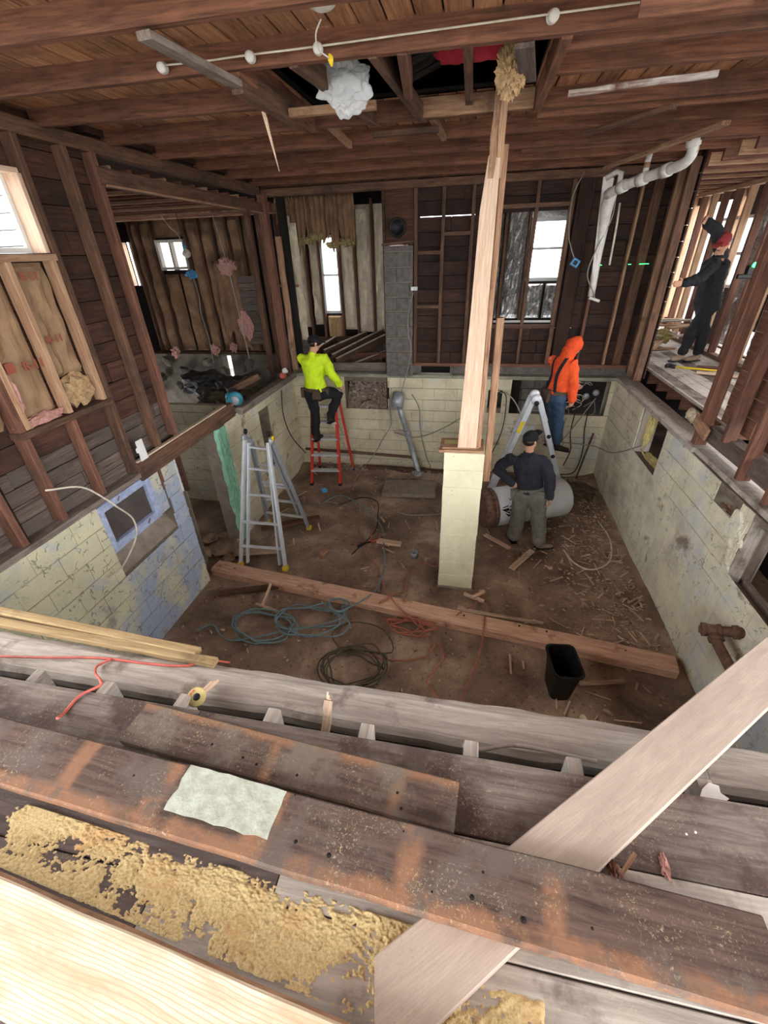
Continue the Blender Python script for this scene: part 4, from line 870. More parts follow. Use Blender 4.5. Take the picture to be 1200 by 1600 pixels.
# ceiling light base and knob wiring
t = thing('ceiling_lamp_base', 'round porcelain lamp base on the ceiling boards with a dangling wire', 'lamp', (-0.73, 2.55, 4.6))
lathe('base', [(0, .06), (.012, .065), (.03, .055), (.04, .035), (.045, .02)], (-0.73, 2.56, 4.575), (-0.73, 2.56, 4.52), 'porcelain', t, 24)
tube('wire', [(-0.75, 2.60, 4.52), (-0.79, 2.64, 4.49), (-0.80, 2.70, 4.46), (-0.77, 2.76, 4.445)], .0035, 'porcelain', t, 6, 4)
link_mesh('wire_nut', from_bm(rock_mesh(3, .012, .012, .022, 2)), 'yellow', t, Matrix.Translation((-0.765, 2.77, 4.44)))
kn_places = ['at the left end of the run', 'second along the run', 'beside the dangling lamp wire', 'farthest right along the run']
for i, (x, z) in enumerate([(-1.72, 4.52), (-1.22, 4.52), (-0.86, 4.52), (0.24, 4.53)]):
    o = lathe('wiring_knob', [(0, .012), (0, .024), (.022, .026), (.03, .018), (.04, .024), (.055, .022), (.055, .010)], (x, 2.90, z), (x+.012, 2.84, z-.012), 'porcelain', None, 18)
    tag(o, 'white porcelain wiring knob on the second joist, ' + kn_places[i], 'knob', 'porcelain knobs on the joist')
tag(tube('joist_wire', [(-1.72, 2.86, 4.52), (-1.5, 2.89, 4.525), (-1.22, 2.865, 4.52), (-.86, 2.865, 4.52), (-.3, 2.88, 4.53), (.24, 2.865, 4.53), (1.2, 2.885, 4.54), (2.4, 2.885, 4.54)], .0045, 'cable_white', None, 6, 4), 'long white wire strung between porcelain knobs along the second joist', 'wire')
tag(beam('painted_rail', (0.47, 3.76, 4.452), (1.25, 3.64, 4.452), .03, .03, wood('flaked_white_rail', C(206, 200, 192), C(120, 80, 60), C(110, 70, 52), .5, .6), None, seg=6, warp=.004), 'narrow rail with flaking white paint fixed across the joists', 'rail')

# white drain pipes at the back right corner
t = thing('drain_pipe', 'white plastic drain pipe with elbows under the joists in the back corner', 'pipe', (1.7, 7.0, 4.3))
zp = 4.36
main = [(1.50, 6.95, 4.17), (1.62, 6.7, 4.23), (1.80, 6.42, 4.28), (1.90, 6.18, 4.30)]
tube('main_run', main, .052, 'white_pvc', t, 16, 3)
tube('elbow', [(1.90, 6.18, 4.30), (1.97, 6.0, 4.325), (1.985, 5.9, 4.38), (1.96, 5.85, 4.46), (1.93, 5.82, 4.56)], .05, 'white_pvc', t, 16, 4)
for a, b in (((1.87, 6.26, 4.293), (1.905, 6.17, 4.303)), ((1.72, 6.55, 4.255), (1.77, 6.46, 4.27)), ((1.585, 6.78, 4.213), (1.63, 6.69, 4.233)), ((1.965, 5.86, 4.44), (1.945, 5.835, 4.52))):
    lathe('coupling', [(0, .05), (0, .064), ((V(b)-V(a)).length, .064), ((V(b)-V(a)).length, .05)], a, b, 'white_pvc', t, 18)
tube('riser', [(1.76, 6.5, 4.29), (1.76, 6.5, 4.42), (1.77, 6.5, 4.56)], .03, 'white_pvc', t, 12)
tube('riser', [(1.58, 6.8, 4.23), (1.58, 6.8, 4.36), (1.54, 6.85, 4.38), (1.44, 6.9, 4.33)], .03, 'white_pvc', t, 12)
lathe('tape_band', [(0, .053), (.05, .053)], (1.983, 5.885, 4.40), (1.97, 5.865, 4.45), 'old_tan', t, 16)
lathe('tape_band', [(0, .032), (.05, .032)], (1.76, 6.5, 4.36), (1.76, 6.5, 4.41), 'old_tan', t, 14)
t2 = thing('drain_stack', 'cream vertical drain stack running down the back wall from the white pipe', 'pipe', (1.6, 7.3, 3.0))
tube('stack', [(1.55, 6.95, 4.2), (1.56, 7.1, 4.05), (1.59, 7.2, 3.85), (1.60, 7.24, 3.5), (1.62, 7.26, 3.02)], [.07, .075, .06, .05, .045], 'white_pvc', t2, 16, 3)
prism('side_fin', [(1.47, 7.2, 4.38), (1.60, 7.2, 4.36), (1.60, 7.2, 3.4), (1.56, 7.2, 3.3), (1.50, 7.2, 4.0)], (0, .02, 0), 'white_pvc', t2, .003)
link_mesh('foot_flange', box_mesh(.15, .1, .035, .01), 'white_pvc', t2, Matrix.Translation((1.66, 7.24, 2.98)) @ Matrix.Rotation(.3, 4, 'Y'))
tag(tube('thin_pipe', [(1.74, 7.25, 4.1), (1.76, 7.25, 3.85), (1.775, 7.25, 3.4)], .014, 'cable_white', None, 8), 'thin cream pipe hanging beside the drain stack', 'pipe')
tag(beam('pipe_hanger_board', (1.42, 6.92, 4.43), (1.82, 4.85, 4.43), .07, .03, 'old_tan', None, seg=5, warp=.003), 'tan board slung diagonally above the white drain pipe', 'board')
tag(tube('hanging_cable', [(1.25, 7.3, 4.45), (1.16, 7.32, 4.2), (1.18, 7.3, 3.8), (1.24, 7.28, 3.62), (1.30, 7.27, 3.5)], .007, 'cable_grey', None, 6, 5), 'grey cable drooping down to the blue junction box', 'cable')
t = thing('junction_box', 'blue plastic junction box hanging on a cable left of the drain stack', 'box', (1.32, 7.26, 3.43))
link_mesh('box', box_mesh(.10, .10, .07, .012), 'blue_plastic', t, Matrix.Translation((1.32, 7.26, 3.44)) @ Matrix.Rotation(.5, 4, 'Y') @ Matrix.Rotation(1.57, 4, 'X'))
link_mesh('knockout', box_mesh(.05, .05, .01, .004), 'black', t, Matrix.Translation((1.32, 7.22, 3.44)) @ Matrix.Rotation(.5, 4, 'Y') @ Matrix.Rotation(1.57, 4, 'X'))
tag(tube('looping_cable', [(1.62, 7.1, 4.3), (1.66, 7.15, 3.95), (1.55, 7.18, 3.6), (1.50, 7.2, 3.3), (1.62, 7.2, 3.08), (1.66, 7.2, 3.0)], .008, 'cable_grey', None, 6, 6), 'grey cable looping down beside the cream drain stack', 'cable')
tag(tube('chimney_cable', [(-0.96, 7.36, 3.1), (-1.03, 7.37, 2.85), (-1.04, 7.36, 2.5), (-0.99, 7.36, 2.3), (-1.03, 7.36, 2.0), (-1.12, 7.38, 1.7), (-1.2, 7.4, 1.4)], .007, 'cable_grey', None, 6, 5), 'grey cable hanging down the face of the block chimney', 'cable')
t = thing('outlet_box', 'small metal outlet box on the stud beside the block chimney', 'outlet', (-.95, 7.36, 3.15))
link_mesh('box', box_mesh(.10, .06, .05, .006), 'galv', t, Matrix.Translation((-.95, 7.40, 3.15)) @ Matrix.Rotation(1.57, 4, 'X'))
link_mesh('cover', box_mesh(.045, .05, .006, .002), 'screen_white', t, Matrix.Translation((-.975, 7.368, 3.15)) @ Matrix.Rotation(1.57, 4, 'X'))
link_mesh('cover', box_mesh(.03, .05, .006, .002), 'porcelain', t, Matrix.Translation((-.925, 7.368, 3.15)) @ Matrix.Rotation(1.57, 4, 'X'))

# annex things
t = thing('hanging_bulb', 'clear round light bulb hanging on a cord in front of the small annex window', 'light bulb', (-4.45, 7.0, 3.75))
tube('cord', [(-4.47, 7.0, 4.25), (-4.465, 7.0, 4.0), (-4.46, 7.0, 3.82)], .005, 'cable_black', t, 6)
lathe('socket', [(0, .02), (.05, .024), (.07, .02)], (-4.46, 7.0, 3.85), (-4.46, 7.0, 3.77), 'blue_plastic', t, 14)
lathe('bulb', [(0, .018), (.02, .03), (.045, .055), (.075, .066), (.105, .055), (.125, .03), (.132, .0)], (-4.46, 7.0, 3.79), (-4.44, 7.0, 3.65), 'bulb', t, 20)
tag(tube('dangling_cord', [(-5.0, 7.4, 4.25), (-4.9, 7.4, 4.1), (-4.78, 7.4, 3.98), (-4.74, 7.4, 3.85)], .006, 'cable_white', None, 6, 5), 'white cord dangling beside the hanging bulb', 'cord')
tag(clump('blue_rag', (-4.83, 7.6, 3.42), .06, 'blue_plastic', None, 4, .8, (1.4, .6, .9), 4), 'blue rag bunched on the cord below the hanging bulb', 'rag')
tag(tube('drooping_cord', [(-4.82, 7.6, 3.4), (-4.78, 7.6, 3.1), (-4.82, 7.6, 2.8), (-4.78, 7.6, 2.4), (-4.80, 7.6, 1.95)], .007, 'cable_grey', None, 6, 5), 'frayed cord running down from the blue rag in the annex', 'cord')
tag(tube('annex_wire', [(-3.95, 7.1, 4.25), (-3.82, 7.0, 3.7), (-3.72, 6.9, 3.1), (-3.62, 6.8, 2.2)], .007, 'cable_grey', None, 6, 5), 'grey wire falling from the annex header in front of the grey boards', 'wire')
for i, (p, s) in enumerate([((-5.75, 7.9, 2.08), .085), ((-4.95, 8.0, 2.1), .08), ((-4.6, 8.1, 2.14), .07)]):
    tag(clump('insulation_scrap', p, s, 'fibre_pink', None, i+20, .8, (1, .7, 1.1), 3), ['pink insulation scrap lying low near the reddish annex stud', 'pink insulation scrap on the ledge above the bright gap', 'ragged pink scrap at the right end of the annex ledge'][i], 'insulation', 'pink scraps in the annex')
bm = bmesh.new()
for i, (p, s) in enumerate([((-4.9, 7.4, 1.62), (.5, .3, .22)), ((-4.25, 7.3, 1.55), (.35, .3, .24)), ((-4.5, 6.9, 1.4), (.3, .25, .2)), ((-3.9, 7.3, 1.6), (.25, .3, .2))]):
    o = clump('rubbish_bag', p, 1.0, 'bag_dark' if i < 2 else 'foundation_grey', None, i+3, .35, s, 4, 2.4)
    tag(o, ['large black plastic bag slumped under the annex window', 'black plastic bag slumped beside the bright foundation gap', 'pale bag in front of the black annex bags', 'pale bag nearest the corner post in the annex'][i], 'bag', 'bags in the annex')
bm.free()
tag(beam('foundation_offcut', (-3.72, 6.1, 1.86), (-3.38, 6.5, 2.0), .12, .10, 'stud_dark', None), 'dark cut timber end propped behind the left wall beam', 'timber')
t = thing('pink_scrap_light', 'small white and pink work light resting at the foot of the corner post', 'light', (-3.3, 7.1, 1.9))
link_mesh('housing', from_bm(rock_mesh(7, .06, .05, .05, 3)), 'hose_red', t, Matrix.Translation((-3.16, 7.0, 1.885)))
link_mesh('lens', from_bm(rock_mesh(9, .05, .04, .045, 3)), 'screen_white', t, Matrix.Translation((-3.12, 7.02, 1.965)))

# circular saw on the beam
t = thing('circular_saw', 'teal cordless circular saw resting on the left wall beam', 'saw', (-3.25, 5.3, 1.93))
link_mesh('motor_body', from_bm(rock_mesh(2, .10, .09, .075, 3)), 'teal', t, Matrix.Translation((-3.2, 5.32, 1.99)))
lathe('blade', [(0, .01), (0, .06), (.004, .06), (.004, .01)], (-3.12, 5.24, 1.985), (-3.118, 5.22, 1.985), 'alu_dark', t, 24)
lathe('blade_guard', [(0, .02), (0, .095), (.05, .095), (.05, .02)], (-3.14, 5.32, 2.0), (-3.12, 5.25, 1.99), 'teal', t, 24)
tube('handle', [(-3.28, 5.36, 1.98), (-3.27, 5.42, 2.06), (-3.2, 5.46, 2.07), (-3.14, 5.44, 2.0)], .018, 'black', t, 10, 4)
link_mesh('battery', box_mesh(.12, .08, .06, .01), 'black', t, Matrix.Translation((-3.12, 5.5, 1.95)))
link_mesh('base_plate', box_mesh(.26, .13, .01, .002), 'alu_dark', t, Matrix.Translation((-3.2, 5.34, 1.925)) @ Matrix.Rotation(1.4, 4, 'Z'))
tag(prism('white_tag', [(XL+.03, 3.36, 1.90), (XL+.03, 3.47, 1.90), (XL+.03, 3.46, 2.14), (XL+.03, 3.37, 2.14), (XL+.03, 3.37, 2.08), (XL+.03, 3.345, 2.07), (XL+.03, 3.345, 2.03), (XL+.03, 3.37, 2.02)], (.006, 0, 0), 'screen_white', None), 'white paper tag fixed to the near end of the left wall beam', 'tag')
tag(tube('white_cable', [(-3.17, 2.35, 2.15), (-3.12, 2.6, 2.05), (-3.09, 2.75, 1.85), (-3.07, 2.8, 1.75), (-3.05, 2.9, 1.55), (-3.07, 2.86, 1.35), (-3.1, 2.62, 1.18), (-3.15, 2.5, 1.15)], .008, 'cable_white', None, 8, 6), 'white cable curving down over the left block wall', 'cable')

# ---------------- ladders ----------------
def ladder_section(root, bl, br, tl_, tr, rungs, mat, rw=.03, rd=.065, rung_r=.016, inner=False, out=(0, -1, 0)):
    bl, br, tl_, tr = V(bl), V(br), V(tl_), V(tr)
    beam('rail', bl, tl_, rw, rd, mat, root, up=out); beam('rail', br, tr, rw, rd, mat, root, up=out)
    for k in rungs:
        a, b = bl.lerp(tl_, k), br.lerp(tr, k); beam('rung', a, b, rd*.7, .026, 'alu', root, up=(0, 0, 1), c=.006)
t = thing('folding_ladder', 'silver multi-position ladder with yellow feet near the green plaster edge', 'ladder', (-2.6, 4.2, 0))
HL, HR = V((-2.73, 4.62, 1.68)), V((-2.42, 4.62, 1.66))
FL, FR = V((-2.91, 4.14, .03)), V((-2.26, 4.16, .03))
ladder_section(t, FL, FR, HL, HR, [.17, .37], 'alu')
a, b = FL.lerp(HL, .02)+V((.09, .03, 0)), FR.lerp(HR, .02)+V((-.09, .03, 0))
ladder_section(t, a, b, HL+V((.03, .03, -.05)), HR+V((-.03, .03, -.05)), [.59, .80, .97], 'alu', rw=.026, rd=.055)
RL, RR = V((-2.98, 5.2, .04)), V((-2.27, 5.14, .04))
ladder_section(t, RL, RR, HL+V((.02, .10, 0)), HR+V((-.0, .10, 0)), [.15, .33, .5], 'alu_dark')
ladder_section(t, RL.lerp(HL, .2)+V((.06, .0, .0)), RR.lerp(HR, .2)+V((-.06, 0, 0)), HL+V((.05, .08, -.05)), HR+V((-.04, .08, -.05)), [.45, .7], 'alu_dark', rw=.026, rd=.05)
for p in (FL, FR, RL, RR): link_mesh('foot', box_mesh(.06, .08, .07, .012), 'yellow', t, Matrix.Translation(p+V((0, 0, .02))))
for p, s in ((HL, -1), (HR, 1)): lathe('hinge', [(0, .02), (0, .055), (.03, .055), (.03, .03), (.045, .03)], p+V((s*.01, .04, .01)), p+V((s*.06, .04, .01)), 'alu_dark', t, 20)
for p in (HL, HR): lathe('wheel', [(0, .012), (0, .035), (.02, .035), (.02, .012)], p+V((-.012, .06, .09)), p+V((.012, .06, .09)), 'black', t, 16)
lathe('lock_knob', [(0, .012), (0, .03), (.02, .03)], HR+V((.05, .03, .05)), HR+V((.08, .03, .05)), 'yellow', t, 14)

t = thing('step_ladder', 'red fibreglass step ladder with silver steps under the worker in lime', 'ladder', (-2.45, 6.7, 0))
A0, A1, B0, B1 = V((-2.73, 6.60, .02)), V((-2.20, 6.66, .02)), V((-2.62, 6.86, 1.62)), V((-2.22, 6.88, 1.62))
beam('front_rail', A0, B0, .04, .075, 'red_fibre', t, up=(0, -1, 0)); beam('front_rail', A1, B1, .04, .075, 'red_fibre', t, up=(0, -1, 0))
beam('rear_rail', V((-2.78, 7.25, .06)), V((-2.62, 6.98, 1.60)), .035, .05, 'red_fibre', t, up=(0, 1, 0)); beam('rear_rail', V((-2.10, 7.25, .06)), V((-2.20, 6.98, 1.60)), .035, .05, 'red_fibre', t, up=(0, 1, 0))
for k, z in enumerate((.17, .35, .53, .71, .88)):
    a, b = A0.lerp(B0, z), A1.lerp(B1, z); beam('step', a, b, .10, .03, 'alu', t)
    if k in (0, 2, 3): beam('step_brace', a+V((.02, 0, -.02)), a+V((.07, .02, -.10)), .02, .006, 'alu', t)
beam('rear_bar', (-2.72, 7.18, .35), (-2.14, 7.18, .35), .03, .02, 'alu', t); beam('rear_bar', (-2.69, 7.1, .8), (-2.16, 7.1, .8), .03, .02, 'alu', t)
beam('top_cap', (-2.66, 6.93, 1.64), (-2.16, 6.93, 1.64), .16, .035, 'alu', t)
for p in (A0, A1, V((-2.78, 7.25, .06)), V((-2.10, 7.25, .06))): link_mesh('foot', box_mesh(.05, .09, .05, .01), 'black', t, Matrix.Translation(p+V((0, 0, .01))))

t = thing('a_frame_ladder', 'silver folding ladder opened as an A under the worker in orange', 'ladder', (1.0, 6.6, 0))
AP = V((0.97, 6.6, 1.76)); y0, y1 = 6.48, 6.74
for y in (y0, y1):
    s = 1 if y == y1 else 1.0
    beam('rail', (0.45, y, .03), (0.93, y, 1.72), .03, .075, 'alu', t, up=(1, 0, 0)); beam('rail', (1.66, y, .06), (1.03, y, 1.72), .03, .075, 'alu', t, up=(1, 0, 0))
    beam('inner_rail', (0.60, y+.03, .45), (0.91, y+.03, 1.55), .025, .06, 'alu_dark', t, up=(1, 0, 0)); beam('inner_rail', (1.50, y+.03, .45), (1.08, y+.03, 1.55), .025, .06, 'alu_dark', t, up=(1, 0, 0))
    lathe('hinge', [(0, .03), (0, .075), (.03, .08), (.05, .06)], (0.98, y+.02, 1.73), (0.98, y-.05, 1.73), 'alu', t, 24)
    lathe('hinge_knob', [(0, .035), (.02, .035)], (0.985, y-.03, 1.69), (0.985, y-.06, 1.69), 'black', t, 16)
for k in (.14, .31, .48, .65, .82):
    beam('rung', (0.45+.48*k, y0, .03+1.69*k), (0.45+.48*k, y1, .03+1.69*k), .05, .03, 'alu', t); beam('rung', (1.66-.63*k, y0, .06+1.66*k), (1.66-.63*k, y1, .06+1.66*k), .05, .03, 'alu', t)
beam('yellow_label', (0.785, y0-.018, 1.22), (0.835, y0-.018, 1.40), .004, .055, 'yellow', t, up=(1, 0, 0))
for x, z in ((1.35, .86), (1.24, 1.18)): lathe('lock_knob', [(0, .03), (.03, .03), (.045, .02)], (x, y0, z), (x, y0-.05, z), 'black', t, 14)
for x, z in ((0.45, .03), (1.66, .06)):
    for y in (y0, y1): link_mesh('foot', box_mesh(.07, .05, .05, .01), 'yellow', t, Matrix.Translation((x, y, z)))

# ---------------- water tank ----------------
t = thing('water_tank', 'pale cylindrical water tank lying on its side behind the man in grey trousers', 'tank', (1.0, 5.9, 0))
ta, tb = V((0.42, 5.66, .33)), V((1.56, 6.10, .37)); L = (tb-ta).length; R_ = .29
lathe('shell', [(0.05, R_-.01), (0.05, R_), (.3, R_), (L-.06, R_), (L-.02, R_-.03), (L, R_*.82), (L+.02, R_*.45), (L+.025, 0)], ta, tb, 'tank', t, 48)
lathe('rusty_rim', [(0, R_-.05), (0, R_+.008), (.05, R_+.008), (.05, R_-.05)], ta, tb, 'rust', t, 48)
lathe('inner_head', [(-.0, R_-.05), (-.01, R_*.4), (-.01, 0)], ta+(tb-ta)*.03, ta-(tb-ta)*.1, 'siding', t, 32)
lathe('rust_skirt', [(-.13, R_-.02), (-.13, R_-.004), (0, R_-.004), (0, R_-.02)], ta, tb, 'rust', t, 48)
fm = frame(ta, tb, (0, 0, 1)); fm.translation = ta
def tank_pt(u, ang, r=R_+.003):   # ang measured from the front (-y side) upward
    c = fm @ V((u, 0, 0)); side = (fm.to_3x3() @ V((0, -1, 0))).normalized(); upv = (fm.to_3x3() @ V((0, 0, 1))).normalized()
    return c+side*r*math.cos(ang)+upv*r*math.sin(ang)
for tri in [tuple(((u_-.12)*.9+.02, a_+.30) for u_, a_ in q_) for q_ in [((.20, .15), (.34, .62), (.30, .2)), ((.18, .08), (.30, .12), (.33, -.2)), ((.32, .15), (.345, .55), (.40, .60), (.36, .2)), ((.36, .12), (.40, .5), (.45, .25)), ((.31, .05), (.36, -.22), (.46, .02)), ((.38, -.25), (.45, -.3), (.47, -.05)), ((.24, -.12), (.30, -.35), (.35, -.27))]]:
    bm = bmesh.new(); vs = [bm.verts.new(tank_pt(*q)) for q in tri]; f = bm.faces.new(vs)
    r = bmesh.ops.extrude_face_region(bm, geom=[f]); nv = [g for g in r['geom'] if isinstance(g, bmesh.types.BMVert)]
    n = (tank_pt(tri[0][0], tri[0][1], 1)-tank_pt(tri[0][0], tri[0][1], 0)); bmesh.ops.translate(bm, verts=nv, vec=-n*.02)
    link_mesh('printed_facet', from_bm(bm), 'black', t)
# galvanised flue
t = thing('flue_pipe', 'galvanised flue pipe leaning on the back block wall below the chimney', 'pipe', (-1.0, 7.3, 0))
tube('lower_pipe', [(-0.83, 7.22, .06), (-0.84, 7.24, .12), (-1.08, 7.34, .88)], .05, 'galv', t, 18)
tube('upper_pipe', [(-1.07, 7.335, .86), (-1.17, 7.36, 1.15), (-1.20, 7.36, 1.3)], .045, 'galv', t, 18)
tube('collar', [(-1.21, 7.40, 1.52), (-1.22, 7.34, 1.42), (-1.23, 7.26, 1.30)], [.10, .105, .105], 'galv', t, 20, 0, True)
lathe('band', [(0, .055), (.03, .055)], (-1.075, 7.34, .86), (-1.09, 7.345, .90), 'galv', t, 18)
tag(clump('flue_boot', (-0.84, 7.2, .06), .085, 'galv', None, 6, .3, (1, 1, .7), 3), 'dented galvanised boot at the foot of the flue pipe', 'pipe')

# pipes on the back wall
tag(tube('wall_pipe', [(-3.1, 7.42, .36), (-2.2, 7.42, .34), (-0.93, 7.42, .29)], .028, 'rust', None, 12), 'long rusty horizontal pipe low on the back block wall', 'pipe')
tag(beam('floor_skid', (-1.9, 7.30, .09), (-0.2, 7.28, .08), .09, .08, 'stud_dark', None, seg=6, warp=.008), 'dark rotten timber lying along the foot of the back wall', 'timber')
tag(beam('leaning_rod', (1.98, 7.28, .10), (2.14, 7.44, .9), .025, .02, 'stud_dark', None), 'thin dark rod leaning in the back corner by the right wall', 'rod')
cabs = [
 ([(-0.98, 7.40, 1.5), (-0.85, 7.40, 1.25), (-0.83, 7.41, .9), (-0.72, 7.38, .4), (-.6, 7.3, .15)], 'grey cable dropping from the chimney behind the galvanised flue', 'cable_grey'),
 ([(-1.35, 7.40, 1.6), (-1.38, 7.38, 1.3), (-1.36, 7.38, .95), (-1.5, 7.35, .7), (-1.7, 7.3, .35), (-1.95, 6.9, .06), (-1.9, 6.4, .05)], 'pale grey cable curling off the back wall left of the flue', 'cable_grey'),
 ([(-1.3, 7.36, .8), (-.9, 7.3, .74), (-.5, 7.38, .86), (-.1, 7.42, 1.1), (.2, 7.42, 1.35)], 'grey cable sweeping across the back wall toward the dark wall box', 'cable_grey'),
 ([(.42, 7.40, 1.58), (.60, 7.40, 1.55), (.64, 7.41, 1.3), (.62, 7.41, .9), (.5, 7.4, .5), (.42, 7.4, .35)], 'black cable hanging down beside the dark wall box', 'cable_black'),
 ([(.45, 7.40, 1.6), (.7, 7.40, 1.5), (.88, 7.38, 1.25), (.95, 7.3, 1.05)], 'pale wire running from the dark wall box to the folding ladder', 'cable_white'),
 ([(2.05, 7.45, 1.5), (1.8, 7.38, 1.05), (1.6, 7.35, .7), (1.5, 7.35, .45)], 'cable slanting down left from the electrical recess', 'cable_grey'),
 ([(1.78, 7.45, 1.4), (1.76, 7.4, .9), (1.82, 7.4, .6), (1.75, 7.38, .3)], 'short dark cable dangling under the electrical recess', 'cable_black'),
 ([(1.98, 7.45, 1.4), (1.97, 7.4, 1.0), (2.02, 7.4, .6), (1.95, 7.36, .2), (1.7, 7.3, .15)], 'dark cable hanging from the recess and curling at floor level', 'cable_black'),
 ([(1.62, 7.3, 1.2), (1.60, 7.35, .9), (1.64, 7.36, .6), (1.68, 7.38, .75)], 'cable looping below the hand of the worker in orange', 'cable_grey'),
 ([(1.3, 7.3, .78), (1.75, 7.3, .76), (2.1, 7.1, .8), (2.2, 6.5, .95), (2.29, 5.8, 1.35)], 'long grey cable stretched from the back wall to the side window', 'cable_grey'),
 ([(-3.05, 6.6, 1.75), (-3.08, 6.6, 1.3), (-3.0, 6.65, .9), (-2.85, 6.8, .55)], 'dark cable hanging by the left corner block column', 'cable_black')]
for p, lab, mt in cabs: tag(tube('wall_cable', p, .009, mt, None, 6, 5), lab, 'cable')
t = thing('electrical_junctions', 'tangle of junction boxes and loose wires in the dark back wall recess', 'junction box', (1.9, 7.5, 1.55))
rnd = random.Random(11)
for i, (x, z) in enumerate([(1.58, 1.62), (1.68, 1.66), (1.92, 1.50), (2.06, 1.56)]):
    lathe('round_box', [(0, .03), (0, .05), (.03, .05), (.035, .02)], (x, 7.56, z), (x, 7.50, z), 'galv', t, 18)
for i in range(12):
    x, z = rnd.uniform(1.4, 2.15), rnd.uniform(1.3, 1.7)
    P = [(x, 7.56, z)]
    for k in range(4): x += rnd.uniform(-.14, .14); z += rnd.uniform(-.12, .10); P.append((x, 7.52+rnd.uniform(0, .06), max(1.18, min(1.72, z))))
    tube('loose_wire', P, .006, 'cable_grey' if i % 3 else 'cable_white', t, 6, 5)
t = thing('wall_switch_box', 'small dark electrical box set in the back block wall right of the tall post', 'electrical box', (.44, 7.5, 1.42))
link_mesh('box', box_mesh(.20, .26, .05, .01), 'black', t, Matrix.Translation((.445, 7.56, 1.42)) @ Matrix.Rotation(1.57, 4, 'X'))
for x in (.40, .48): link_mesh('breaker', box_mesh(.03, .10, .02, .005), 'rust', t, Matrix.Translation((x, 7.525, 1.42)) @ Matrix.Rotation(1.57, 4, 'X'))
tag(tube('yellow_cable', [(2.36, 5.95, 1.25), (2.38, 5.7, 1.2), (2.36, 5.4, 1.3), (2.40, 5.3, 1.5)], .012, 'yellow_foam', None, 6, 5), 'pale yellow cable looping across the side wall window opening', 'cable')

# cast iron pipe near right
t = thing('cast_iron_pipe', 'brown cast iron drain pipe with a tee on the right block wall', 'pipe', (2.2, 2.95, .9))
tube('wall_run', [(2.07, 2.96, .885), (2.16, 2.94, .90), (2.34, 2.90, .95)], .042, 'rust', t, 18)
tube('branch', [(2.12, 2.95, .89), (2.13, 2.80, .85), (2.15, 2.45, .80)], .040, 'rust', t, 18)
for a, b in (((2.05, 2.965, .88), (2.085, 2.957, .888)), ((2.155, 2.942, .90), (2.18, 2.938, .906)), ((2.25, 2.92, .925), (2.285, 2.912, .935)), ((2.127, 2.89, .875), (2.128, 2.86, .865))):
    Lq = (V(b)-V(a)).length; lathe('collar', [(0, .04), (0, .056), (Lq, .056), (Lq, .04)], a, b, 'rust', t, 20)
lathe('tee_body', [(0, .03), (.005, .05), (.09, .05), (.095, .03)], (2.075, 2.958, .886), (2.17, 2.94, .903), 'rust', t, 20)
lathe('cleanout_plug', [(0, .0), (0, .03), (.02, .03)], (2.035, 2.968, .876), (2.055, 2.962, .88), 'rust', t, 8)

# ---------------- floor objects ----------------
t = thing('floor_beam', 'long reddish timber beam lying across the dirt floor behind the coiled hoses', 'beam', (-.5, 3.65, 0))
bm = bmesh.new(); rings = []; n = 60; PA, PB = V((-3.20, 4.02, 0.055)), V((2.20, 3.26, 0.065)); D = (PB-PA); N = V((-D.y, D.x, 0)).normalized()
for i in range(n+1):
    k = i/n; c = PA+D*k; w = .105+.010*noise.noise(V((k*14, 1, 0))); h = .055+.006*noise.noise(V((k*17, 4, 0))); e = .010*noise.noise(V((k*40, 2, 0)))
    rings.append([bm.verts.new(c+N*a+V((0, 0, b))) for a, b in ((-w, -h), (-w-.0+e, h-.02), (-w+.015+e, h), (0, h+.004), (w-.015, h), (w, h-.02), (w, -h))])
for a, b in zip(rings, rings[1:]):
    for k in range(7): bm.faces.new((a[k], b[k], b[(k+1) % 7], a[(k+1) % 7]))
bm.faces.new(rings[0][::-1]); bm.faces.new(rings[-1])
me = from_bm(bm); me.transform(frame(PA, PB, (0, 0, 1)).inverted())
link_mesh('timber', me, 'floor_beam', t, frame(PA, PB, (0, 0, 1)))
rnd = random.Random(5)
for i in range(5):
    k = rnd.uniform(.03, .97); c = PA+D*k+N*rnd.uniform(-.06, .06); link_mesh('bolt_hole', box_mesh(.02, .02, .008, .006), 'void', t, Matrix.Translation(c+V((0, 0, .058))))
